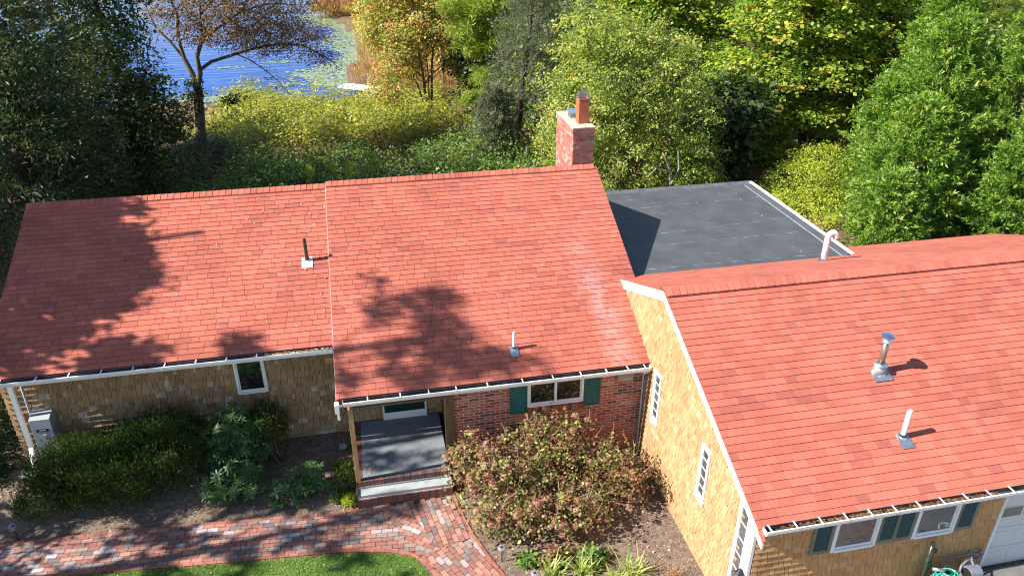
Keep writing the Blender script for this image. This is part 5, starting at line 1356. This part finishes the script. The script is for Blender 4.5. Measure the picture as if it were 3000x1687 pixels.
for i, (x, y, h) in enumerate(((-24, 24, 17), (-23, 31, 17), (-22.5, 38, 15))):  # unseen row of oaks, added to shade the wood on the left
    tree('tall dark oak in the unseen western row added to shade the wood' if i == 0 else ('second tall dark oak of the unseen shading row' if i == 1 else 'third and lowest oak of the unseen shading row'), 'tree', (x, y, -.5), [(x,y,-.6), (x+.3,y,h*.5), (x,y+.2,h*.9)], (.4, .08), [(x,y,h*.55,3.6,3.8,h*.42), (x+1,y+1,h*.75,2.5,2.5,h*.22)], 420, 34, .45, .42, .7, m_oakdark, 'broad', seed=90+i, nl=14, name='oak_tree', shell=.35)

# ------------------------------------------------------------------ background trees
tree('huge dark blue-green evergreen filling the left edge above the roof', 'evergreen tree', (-10.2, 24.5, 0), [(-10.2,24.5,-.2), (-10.1,24.5,6), (-10.2,24.5,12.5)], (.32, .05),
     [(-10.1,24.5,7.2,2.7,2.3,2.6), (-10.6,24.2,4.2,2.6,2.2,2.4), (-9.4,24.3,5.2,1.9,1.8,2.2), (-9.6,24.8,9.6,2.2,2.0,2.2), (-10.8,24,1.8,2.3,1.8,1.6), (-8.6,25,2.6,1.2,1.2,1.5)], 1400, 28, .24, .17, .28, m_oakblue, 'spray', seed=101, nl=40, bark=m_barkd, shell=.5, name='evergreen_tree', nz=.3)
tree('dark olive oak between the left evergreen and the pond tree', 'oak tree', (-8.2, 28.5, -.2), [(-8.2,28.5,-.5), (-8.0,28.5,4.5), (-8.3,28.3,9.5)], (.26, .05),
     [(-7.9,28.2,6.9,1.35,1.8,2.2), (-8.3,28.2,4.4,1.5,1.8,2.0), (-7.2,28.0,4.3,.95,1.1,1.1), (-8.2,28,2.0,1.8,1.6,1.5), (-8.6,28.4,9.2,2.0,2.0,1.8), (-6.75,28.2,3.3,.75,.9,.6)], 900, 36, .22, .125, .62, m_oakdark, 'broad', seed=102, nl=40, bark=m_barkd, shell=.45, name='oak_tree', nz=.3)
tree('shaded small tree with visible pale trunk just above the left roof ridge', 'tree', (-11.4, 30.6, -.3), [(-11.4,30.6,-.6), (-11.4,30.6,2.2), (-11.2,30.6,5)], (.16, .05),
     [(-11.5,31,4.2,2.2,1.6,2.4), (-12.5,31.5,2.4,1.8,1.5,1.8), (-9.6,31.2,3.0,1.6,1.4,1.6)], 520, 30, .25, .13, .6, m_oakdark, 'broad', seed=103, nl=16, bark=m_barkl, shell=.4, name='tree')
for i, (bl, lab) in enumerate((([(-8.2,31.5,.7,2.0,1.6,1.3), (-9.7,30.5,.8,1.6,1.4,1.4)], 'dark green understory shrub left of the pond tree trunk'), ([(-6.6,27.3,.5,.9,.8,.8), (-6.2,28.3,.4,.7,.7,.7)], 'bright green sapling in front of the dark wood'), ([(-7.5,37.5,-.6,1.5,1.3,.9)], 'whitish leaved shrub at the foot of the pond tree'), ([(-9.8,46.5,-1.6,2.0,1.6,1.0), (-12.5,47,-1.6,2.0,1.6,1.1), (-7.6,47,-1.9,1.2,1.2,.7)], 'reddish brown shrub by the pond shore behind the dark oak'))):
    bush(lab, 'shrub', (bl[0][0], bl[0][1], land(bl[0][0], bl[0][1])), bl, 330, 22, .20, .12, .55, (m_oakdark, m_bankG, m_spruce, m_copper)[i], 'broad', seed=110+i, stems=6, name='shrub', shell=.5)
# pond tree with forked trunk
t, C, D = tree('forked tree with sparse copper leaves standing before the pond', 'copper leaved tree', (-7.3, 36.0, -.95), [(-7.30,36.0,-1.1), (-7.22,36.0,.75), (-7.08,36.0,2.1), (-7.0,36.0,3.0)], (.25, .19),
     [(-5.6,36.3,6.4,2.0,2.2,1.5), (-4.0,36.2,5.7,1.8,1.8,1.1), (-2.3,36.0,5.0,1.3,1.6,.8), (-7.6,36.5,6.3,1.3,1.6,1.4), (-4.9,36.0,7.9,2.8,2.4,1.6), (-2.6,36.2,6.6,1.8,1.8,1.0), (-1.5,36,4.15,.65,1.0,.45), (-4.9,36.3,5.0,1.3,1.5,.55), (-3.4,36.2,4.6,1.2,1.3,.45), (-6.6,36.4,5.3,.9,1.3,.7)], 1900, 22, .17, .085, .6, m_copper, 'broad', seed=120, nl=0, bark=m_bark, shell=.3, name='forked_tree', nz=.3, flat=.5,
     extra=[(-3.9,36,3.6),(-3.6,36,3.2),(-3.4,36,2.9),(-4.2,36.1,3.9),(-4.5,36,4.1),(-3.2,36,2.6),(-3.75,36.1,2.75),(-1.2,36,3.75),(-.95,36,3.6),(-.75,36,3.5),(-1.8,36.1,4.3),(-3.0,36,2.9),(-4.0,36,3.3),(-5.2,36,4.5),(-6.9,36,2.4),(-6.6,36,2.2),(-7.3,36,2.2)])
mb = MB()
def limb(pts, r0, r1): n = len(pts); mb.tube(pts, [r0+(r1-r0)*i/(n-1) for i in range(n)], 7, cap=False)
limb([(-7.02,36,2.9), (-7.10,36.1,3.5), (-7.35,36.2,4.2), (-7.45,36.3,5.0), (-7.3,36.3,6.0), (-7.6,36.3,7.2)], .15, .03)
limb([(-7.0,36,2.95), (-6.75,35.9,3.6), (-6.75,35.9,4.3), (-6.35,35.8,5.1), (-6.3,35.8,6.0), (-6.0,35.8,7.4)], .15, .03)
limb([(-6.76,35.9,3.7), (-6.2,36,4.05), (-5.2,36.1,4.3), (-4.2,36.1,4.55), (-3.2,36,4.7), (-2.2,36,4.6), (-1.2,36,4.0), (-.8,36,3.6)], .085, .015)
limb([(-7.35,36.2,4.2), (-7.8,36.3,4.9), (-8.3,36.4,5.5), (-8.5,36.4,6.4)], .07, .02)
limb([(-6.4,35.8,5.0), (-5.6,36,5.5), (-4.6,36,6.1), (-3.4,36,6.4), (-2.2,36,6.3)], .07, .015)
limb([(-5.1,36.1,4.3), (-4.6,36.1,4.05), (-4.0,36,3.6), (-3.4,36,3.0), (-3.1,36,2.5)], .03, .01)
limb([(-4.6,36,6.1), (-4.0,36,7.0), (-3.4,36,7.7)], .04, .012)
limb([(-6.3,35.8,6.0), (-5.4,36,6.9), (-4.8,36,8.0)], .05, .012)
g = np.random.default_rng(121)
for i in g.permutation(len(C))[:130]:
    e = Vector(C[i]); a = e+Vector((-.5+g.normal()*.2, g.normal()*.2, -.28+g.normal()*.12)); mb.tube([a, a.lerp(e, .6)+Vector((0,0,.06)), e], [.016, .011, .005], 4, cap=False)
mb.build('branches', m_bark, t, smooth=True)
gg = np.random.default_rng(122)
C2 = np.array([(-7.1+gg.normal()*.22, 35.8, 1.9+gg.random()*1.5) for _ in range(46)]+[(-6.1+gg.random()*1.1, 35.9, 2.25+gg.normal()*.14+.15) for _ in range(24)]+[(-8.2+gg.random()*.8, 35.9, 2.3+gg.normal()*.15) for _ in range(14)]); V, ti = leafcloud(C2, unit(gg.normal(size=C2.shape)), 16, .10, .11, .7, 'broad', .7, gg)
mesh_np('low_leaves', V, 4, ti*.6, m_oakdark, t, 'dark green leaves around the middle of the trunk')
# thickets between house and pond
def thicket(name, n, x0, x1, y0, y1, h0, h1, cl, per, cr, size, asp, mat, seed, mode='broad', ok=None, rad=(1.0,1.9)):
    g = np.random.default_rng(seed); B = []
    for _ in range(n):
        x = g.uniform(x0, x1); y = g.uniform(y0, y1)
        if ok and not ok(x, y): continue
        h = g.uniform(h0, h1); r = g.uniform(*rad); B.append((x, y, land(x, y)+h*.35, r, r, h*.75))
    C, D = clumps(B, cl, .75, .2, g, None, .25); C[:,2] = np.maximum(C[:,2], [land(a, b)+.05 for a, b in C[:,:2]])
    V, ti = leafcloud(C, D, per, cr, size, asp, mode, .6, g, tcl=.16); ti = (ti+.16*np.sin(V[:,0,0]*1.9+V[:,0,1]*.7)*np.cos(V[:,0,1]*1.3)).clip(.01,.99); o = mesh_np(name, V, 4, ti, mat, None, None, 'stuff'); return o
thicket('shrubbery', 140, -8.0, 5.8, 37.5, 56.5, 1.2, 2.3, 8000, 12, .20, .15, .55, m_bankY, 201, ok=lambda x, y: (y < 46+(x+9)*.9 if x < 0 and y > 54.5 else True) and not (2.6 < x < 6.2 and 42 < y < 48.5) and not (x > -3.2 and y > 53.8))
thicket('undergrowth', 50, -6.0, 7.5, 25.0, 35.5, .7, 2.0, 5600, 13, .17, .125, .55, m_bankG, 202)
thicket('brushwood', 44, -7.0, 7.5, 35.5, 38.6, .8, 1.4, 1500, 14, .2, .12, .5, m_copper, 203)
thicket('shore_grass', 46, 1.0, 8.5, 56, 80, 1.0, 2.0, 2200, 12, .22, .35, .12, m_reed, 204, 'up', ok=lambda x, y: not (x < 2.6 and y < 61.5))
thicket('reeds', 26, -2.8, 8, 99, 112, 1.5, 2.6, 1900, 12, .35, .9, .10, m_reed, 205, 'up')
thicket('shore_bushes', 34, 2.2, 9, 72, 99, 1.4, 2.8, 2300, 13, .32, .26, .5, m_autumn, 206)
thicket('bramble', 30, 9, 22, 44, 62, 1.5, 3.2, 1500, 14, .32, .22, .5, m_bankG, 207)
# goldenrod stalks standing out of the undergrowth
for i, (x, y) in enumerate(((-2.0, 27.6), (-1.3, 28.4), (-.55, 27.2), (.2, 28.8))):
    bush(('leafy seed stalk rising from the undergrowth, left one', 'leafy seed stalk rising from the undergrowth, second one', 'leafy seed stalk rising from the undergrowth, third one', 'leafy seed stalk rising from the undergrowth, rightmost one')[i], 'stalk', (x, y, 0), [(x, y, .9, .16, .16, 1.0)], 46, 7, .06, .11, .25, m_gold, 'up', seed=220+i, stems=3, name='seed_stalk', group='seed stalks above the undergrowth')
# autumn tree with several stems
dx_, dy_, dz_ = -.35, -3.6, -.25
def S_(L): return [(p[0]+dx_, p[1]+dy_, p[2]+dz_)+tuple(p[3:]) for p in L]
t, C, D = tree('multi-stemmed autumn tree with yellow and orange leaves beside the pond', 'autumn tree', (4.15, 46.4, -2.0), S_([(4.3,50,-2.2), (4.45,50,-.8), (4.3,50,1.0), (4.1,50,3.0), (3.9,50,5.5)]), (.12, .05),
     S_([(3.0,50.5,1.9,1.5,1.8,1.4), (3.9,50.2,4.0,2.0,2.2,1.6), (2.0,50.4,.3,1.0,1.5,.9), (5.6,50.6,3.6,1.7,2.0,1.6), (2.6,51,5.6,2.1,2.2,1.5), (5.0,51,5.9,2.2,2.2,1.5), (1.7,51.5,3.6,1.1,1.6,1.3), (6.6,50.6,1.8,1.0,1.2,.9)]), 1500, 22, .26, .15, .6, m_autumn, 'broad', seed=130, nl=30, bark=m_bark, shell=.35, name='autumn_tree', nz=.28, tcl=.26)
mb = MB(); limb(S_([(4.6,50.1,-2.4), (4.75,50.1,-.6), (4.85,50.1,1.4), (5.1,50.1,3.6), (5.2,50.1,5.6)]), .10, .03); limb(S_([(4.4,49.9,-1.2), (4.0,49.8,.4), (3.4,49.8,1.8), (2.8,49.8,3.2)]), .07, .02); limb(S_([(4.6,50,-.8),(4.62,50,1.2),(4.5,50,3.2)]), .05, .02); mb.build('stems', m_bark, t, smooth=True)
tree('slim shrubby autumn tree with red tips right of the multi-stemmed one', 'autumn tree', (6.2, 55, -2.5), [(6.2,55,-2.6), (6.1,55,.5), (6.0,55,3.5)], (.09, .03), [(6.3,55,2.8,1.5,1.5,1.8), (7.4,55.5,4.2,1.6,1.6,1.6)], 320, 20, .26, .16, .6, m_autumn, 'broad', seed=131, nl=14, name='autumn_tree')
# bright pine
tree('bright yellow-green pine with dark bare limbs behind the grey spruce', 'pine tree', (8.0, 41, -1.5), [(8.0,41,-1.8), (7.5,41,1.5), (7.1,41,4.2), (7.0,41,7.5)], (.2, .06),
     [(6.5,40.6,3.7,1.2,1.1,.7), (5.8,40.4,4.5,.9,.9,.55), (7.4,40.6,4.7,1.2,1.1,.7), (6.4,40.6,5.6,1.5,1.3,.6), (6.9,40.5,1.9,.8,.7,.45), (6.3,40.4,.8,.8,.6,.4), (8.4,40.8,5.9,1.4,1.3,.8), (6.6,39.8,-.7,.7,.5,.4), (5.2,40.8,5.4,.8,.8,.4)], 760, 60, .27, .24, .11, m_pine, 'burst', seed=140, nl=34, bark=m_barkd, shell=.35, name='pine_tree', flat=.8, sub=1)
# spruce
def conifer(label, x, y, z0, h, r, n, per, size, asp, mat, seed, mode='droop', name='spruce_tree', bark=None, cr=.2, cat='spruce tree', group=None, lean=(0,0), tcl=.18, flat=.45, p=.85):
    g = np.random.default_rng(seed); ex = []; DD = []
    for i in range(n):
        t = g.random()**.75; zz = z0+.25+(h-.25)*t; R = r*(1-t)**p*g.uniform(.35, 1.08)*(1+.16*math.sin(t*34+g.random())); a = g.random()*6.283
        ex.append((x+lean[0]*t+math.cos(a)*R, y+lean[1]*t+math.sin(a)*R, zz-R*.18)); DD.append((math.cos(a), math.sin(a), .12))
    t_ = thing(name, label, cat, (x, y, z0), group); C = np.array(ex); D = unit(np.array(DD))
    V, ti = leafcloud(C, D, per, cr, size, asp, mode, flat, g, tcl=tcl); mesh_np('crown', V, 4, ti, mat, t_)
    mb = MB(); mb.tube([(x,y,z0-.3), (x+lean[0]*.5,y+lean[1]*.5,z0+h*.5), (x+lean[0],y+lean[1],z0+h)], [r*.07+.05, r*.04+.03, .02], 8); mb.build('trunk', bark or m_barkd, t_, smooth=True)
    mb = MB()
    for i in g.permutation(n)[:60]:
        e = Vector(C[i]); tz = (e.z-z0)/h; mb.tube([(x+lean[0]*tz, y+lean[1]*tz, e.z-.1), e], [.035*(1-tz)+.012, .008], 4, cap=False)
    mb.build('branches', bark or m_barkd, t_); return t_
conifer('tall grey-green spruce left of the brick chimney', 6.7, 33.0, -1.2, 12.0, 1.9, 1500, 30, .13, .2, m_spruce, 150, 'plume', cr=.26, p=.55, lean=(1.4, 0))
conifer('second grey-green spruce, lower and fuller, against the first one', 5.7, 32.0, -1.0, 4.2, 1.45, 600, 30, .13, .2, m_spruce, 151, 'plume', cr=.24, p=.6)
conifer('dark narrow spruce top behind the light green tree at the upper edge', 12.5, 44, -2, 14, 2.4, 700, 26, .22, .17, m_spruce, 152, 'spray', cr=.3)
tree('dead grey snag poking from the spruce skirts above the roof ridge', 'dead tree', (7.0, 30.2, -.6), [(7.0,30.2,-.7), (6.9,30.2,.3), (6.75,30.2,1.15)], (.06, .015), [(6.9,30.2,.5,.5,.4,.3)], 8, 2, .05, .05, .3, m_spruce, 'broad', seed=155, nl=6, bark=m_lichen, name='dead_snag', r0=.7)
bush('low brown-leaved shrub between spruce and chimney', 'shrub', (5.6, 28, -.3), [(6.0,27.5,.3,1.1,.8,.7), (7.4,27.6,.2,.9,.8,.6), (4.7,28,.0,.8,.8,.5)], 300, 18, .16, .11, .5, m_autumn, 'broad', seed=156, stems=8, name='shrub')
# light green tree behind the flat roof
tree('broad light green tree with lichen-covered limbs behind the chimney', 'light green tree', (9.9, 26.2, -.3), [(9.9,26.2,-.5), (9.7,26.2,1.6), (9.5,26.2,3.4)], (.22, .10),
     [(9.3,26.4,4.6,2.3,2.2,1.9), (7.7,26.2,3.4,1.35,1.7,1.7), (11.3,26.2,3.6,1.6,1.8,1.8), (9.4,25.2,2.0,2.4,1.5,1.5), (11.9,25.6,1.6,1.2,1.4,1.3), (7.4,25.4,1.4,.9,1.2,1.1), (10.4,24.8,.7,1.6,1.1,.9), (12.4,25.4,.6,1.2,1.2,.9), (11.4,24.4,.9,1.0,.8,.8), (8.6,26.6,6.2,1.4,1.5,.9), (10.6,26.8,5.6,1.5,1.6,1.0)], 2900, 28, .155, .105, .5, m_apple, 'broad', seed=160, nl=60, bark=m_barkl, shell=.55, name='light_green_tree', nz=.34, tcl=.24, up=.6)
t = thing('dead_branch', 'pale lichen-covered dead limb sticking out right of the chimney', 'branch', (11.0, 24.2, .3))
mb = MB(); limb([(10.6,24.3,.2), (10.75,24.1,1.2), (10.55,23.9,2.0), (10.3,23.9,2.5)], .07, .03); limb([(10.7,24.0,1.4), (10.9,23.9,2.0), (10.75,23.8,2.7)], .05, .02); limb([(10.55,23.9,1.9), (10.0,23.8,2.1), (9.7,23.8,1.8)], .04, .015); limb([(10.75,24.1,1.2), (11.2,24,.9), (11.5,23.9,.5)], .045, .02); mb.build('limb', m_lichen, t, smooth=True)
t = thing('dead_branch', 'thin bleached dead branch left of the chimney', 'branch', (7.2, 25.5, 1.0)); mb = MB(); limb([(7.9,25.2,.9), (7.3,25,1.35), (6.95,24.9,1.6), (6.9,24.9,2.2)], .035, .012); limb([(7.3,25,1.35), (6.8,24.9,1.3)], .02, .01); mb.build('limb', m_lichen, t, smooth=True)
# maples
tree('large yellow-green maple with visible trunk behind the flat roof corner', 'maple tree', (20.3, 31.2, -1.0), [(20.4,31.2,-1.3), (20.2,31.2,1.5), (19.6,31.2,4.5), (19.4,31.2,9)], (.22, .07),
     [(18.8,31,6.0,2.8,2.6,1.3), (21.8,31,5.6,2.6,2.5,1.3), (16.8,30.8,3.8,1.9,2.0,1.1), (19.8,30.2,3.9,2.3,2.0,.9), (23.3,31,3.4,2.1,2.0,1.0), (17.3,30.6,2.0,1.5,1.6,.8), (19.7,30,2.0,1.6,1.6,.7), (22.7,30.4,1.6,2.0,1.6,.8), (20.8,30,.2,1.2,1.2,.6), (18.2,30,.35,1.1,1.1,.6), (20,31.4,8.2,4,3.2,1.6), (24.6,31.3,6,2.0,2.2,1.4)], 2300, 30, .24, .16, .85, m_maple, 'broad', seed=170, nl=60, bark=m_bark, shell=.55, name='maple_tree', nz=.22, flat=.38, up=1.3)
tree('second yellow-green maple, behind and left of the large one', 'maple tree', (15.0, 37, -1.6), [(15,37,-1.8), (15,37,3), (15,37,8)], (.22, .07),
     [(14.6,36.8,4.6,2.2,2.2,1.3), (16.9,37,5.4,2.3,2.2,1.4), (13.6,36.8,6.5,2.0,2.0,1.2), (15.8,36.4,2.8,2.0,1.8,1.1), (15.6,37,7.4,3,2.6,1.4), (17.4,36.5,1.2,1.6,1.5,1.0), (14.4,36.2,1.2,1.5,1.4,1.0)], 1250, 26, .28, .18, .8, m_maple, 'broad', seed=171, nl=30, shell=.5, name='maple_tree', flat=.4, up=1.2)
conifer('dark shaded conifer between the maple and the right-hand pines', 23.6, 35.5, -1.5, 13, 2.2, 520, 26, .22, .17, m_oakblue, 172, 'spray', cr=.3)
# golden shrub
bush('bright golden-green shrub behind the right edge of the flat roof', 'golden shrub', (17.0, 24.9, -.2), [(16.3,24.6,.5,1.5,1.3,1.15), (17.4,25.2,.8,1.2,1.2,1.25), (15.4,24.0,.1,.9,.9,.8), (17.3,23.6,-.1,1.1,1.0,1.0), (15.6,22.4,-.1,.9,.9,.75)], 1150, 24, .13, .075, .6, m_gold, 'broad', seed=180, stems=10, shell=.72, name='golden_shrub', nz=.12)
# feathery cedars on the right
for i, (x, y, h, r, n, lab) in enumerate(((18.2, 21.4, 4.6, 2.0, 900, 'front feathery green cedar with its skirt touching the garage roof'), (19.7, 22.6, 6.9, 2.3, 1200, 'tallest bright green feathery cedar on the right'), (22.0, 21.5, 7.6, 2.5, 1100, 'feathery green cedar cut by the right edge of the view'), (16.9, 20.4, 2.5, 1.25, 420, 'low young cedar beside the golden shrub'), (20.9, 19.6, 3.6, 1.7, 620, 'bushy cedar with brown patches behind the right end of the garage ridge'), (21.0, 24.6, 8.0, 2.4, 1000, 'tall feathery cedar rising behind the other cedars'), (24.6, 22.6, 6.5, 2.5, 700, 'feathery cedar half outside the right edge'), (18.6, 23.6, 4.8, 1.6, 520, 'slim feathery cedar on the left flank of the tallest one'))):
    conifer(lab, x, y, -.4, h+.4, r, int(n*1.0), 40, .145, .30, m_cedarlf, 190+i, 'plume', 'cedar_tree', cr=.26, cat='cedar tree', group='feathery cedars right of the addition', p=.5, flat=.5)
tree('long-needled pine at the upper right corner', 'pine tree', (29.5, 33, -1.5), [(29.5,33,-1.6), (29.3,33,3), (29.2,33,8)], (.24, .07),
     [(27.6,32.4,4.6,1.6,1.6,1.1), (29.6,32.4,5.6,2.0,1.8,1.3), (31.4,32.6,4.8,1.8,1.8,1.3), (26.3,31.8,3.0,1.3,1.3,.9), (28.6,32.6,7.2,2.6,2.2,1.4), (25.4,30.8,2.1,1.0,1.0,.7), (31,32.4,7,2.2,2,1.4)], 620, 46, .34, .27, .075, m_pine, 'burst', seed=198, nl=30, bark=m_barkd, shell=.4, name='pine_tree')
# wood further back
back = ((8.6, 45.5, 8, 2.4, m_oakdark, 'dark tree behind the bright pine'), (10.6, 38.5, 7.5, 2.4, m_bankG, 'green tree between spruce and second maple'), (12.6, 33.5, 6.5, 2.2, m_oakdark, 'dark tree behind the broad light green tree'), (14.4, 28.6, 4.6, 1.7, m_oakdark, 'dark shaded tree filling the gap right of the light green tree'), (16.2, 31.5, 4.2, 1.5, m_bankG, 'green sapling group under the left edge of the maple'), (-14.5, 37, 9, 3.0, m_oakdark, 'dark oak behind the pale trunk above the left roof'), (24.8, 28.5, 7, 2.2, m_bankG, 'green tree between maple and feathery cedars'), (11.0, 52, 9, 3.2, m_pine, 'sunny pine in the far row behind the grey spruce'), (16.5, 50, 9, 3.4, m_oakdark, 'dark oak in the far row behind the second maple'), (22.5, 48, 9, 3.4, m_apple, 'light green tree in the far row behind the maple'), (29, 45, 9, 3.4, m_oakdark, 'dark oak in the far row behind the corner pine'), (36, 42, 9, 3.6, m_cedarlf, 'green tree of the far row at the right edge'), (8.0, 62, 8, 3.0, m_autumn, 'autumn tree in the far row behind the bright pine'), (13.5, 66, 9, 3.4, m_oakdark, 'dark tree far back above the autumn trees'), (5.5, 76, 8, 3.0, m_autumn, 'far yellow tree by the marsh'), (10.5, 84, 8.5, 3.4, m_bankG, 'far green tree behind the marsh'), (27, 39, 6, 2.6, m_maple, 'small maple behind the dark conifer'), (34, 30, 8, 3.0, m_bankG, 'green tree beyond the right edge of the view'), (30, 24, 7, 2.8, m_cedarlf, 'green tree right of the feathery cedars, beyond the frame'))
for i, (x, y, h, r, mt, lab) in enumerate(back):
    z = land(x, y); tree(lab, 'tree', (x, y, z), [(x,y,z-.3), (x,y,z+h*.5), (x,y,z+h*.85)], (.2, .05), [(x,y,z+h*.35,r,r,h*.33), (x+r*.4,y,z+h*.62,r*.8,r*.8,h*.28), (x-r*.5,y,z+h*.55,r*.7,r*.7,h*.25)], 460, 19, .38, .29, .58, mt, 'broad', seed=300+i, nl=12, shell=.5, group='trees in the far row')
# leaf litter under the maple
g = np.random.default_rng(401); pts = scatter(9000, 11, 26, 21.5, 36, lambda x, y: True, g)
mesh_np('leaf_litter', flat_bits(pts, .08, .17, .3, .02, g, .5), 4, g.random(len(pts)), piece_mat('litter_brown', [(0, (.10,.05,.025)), (.5, (.24,.12,.05)), (1, (.40,.24,.11))], bs=0), None, None, 'stuff')

# ------------------------------------------------------------------ pond: lily pads, dock, posts
g = np.random.default_rng(410); Vs = []; T = []
def pads(n, fn, smin, smax):
    k = 0; tries = 0
    while k < n and tries < n*30:
        tries += 1; x, y = fn()
        if not in_pond(x, y, .1): continue
        r = g.uniform(smin, smax); a0 = g.random()*6.28; z = -2.985+g.random()*.012
        Vs.append([(x+r*math.cos(a0+j*1.047), y+r*math.sin(a0+j*1.047), z+g.normal()*.006) for j in range(6)]); T.append(.5+g.normal()*.22); k += 1
def right_zone():
    y = g.uniform(61, 104); return shore_right(y)-abs(g.normal())*1.5*(1+.5*math.sin(y*.4)), y
pads(3900, right_zone, .09, .22)
for (cx, cy, sx, sy, n) in ((-4.2,66.5,.8,.6,90), (-5.6,63.5,.7,.5,60), (-2.6,69,.7,1.0,110), (-10.4,59.2,1.6,.8,260), (-7.5,60.2,1.2,.5,110), (-13.5,60.5,2,.8,120), (-2.2,63.5,1.0,1.0,160), (-11,71,.6,.4,30), (-6.5,73,.9,.4,50), (-15,66,1.0,.6,50), (-3.6,97,1.5,3.5,260)):
    pads(n, lambda: (cx+g.normal()*sx, cy+g.normal()*sy), .08, .2)
mesh_np('lily_pads', np.array(Vs), 6, np.array(T).clip(.02,.98), m_lily, None, None, 'stuff')
t = thing('dock', 'small weathered white dock at the near shore of the pond', 'dock', (.6, 59, -3))
dk = M('bleached_dock_boards', (.72,.70,.69), (.60,.58,.57), scale=3, rough=.8, stretch=(1,6,1))
a = Vector((-1.15, 60.4, -2.62)); bdir = Vector((3.1, -2.3, 0)).normalized(); wd = Vector((-bdir.y, bdir.x, 0)); fr = Frame(a, bdir, wd)
for i in range(24):
    q = Pieces.geo([(0,0), (.15,0), (.15,1.5), (0,1.5)], .05, .05, 1.5)
    if i == 0: pm = bpy.data.meshes.new('plank'); pm.from_pydata(q[0], [], q[1]); pm.materials.append(dk); pm.update()
    o = link(bpy.data.objects.new('plank', pm)); attach(o, t); o.matrix_basis = fr.mat(i*.158, -.75, 0)
mb = MB()
for u, v, h in ((.0,-.8,1.3), (.0,.8,1.5), (1.9,-.8,.9), (1.9,.8,1.2), (3.6,-.8,.6), (3.6,.8,.6)):
    p = fr.p(u, v, 0); mb.tube([(p.x,p.y,-3.4), (p.x,p.y,-2.6+h)], .03, 6)
mb.build('post', m_barkl, t)
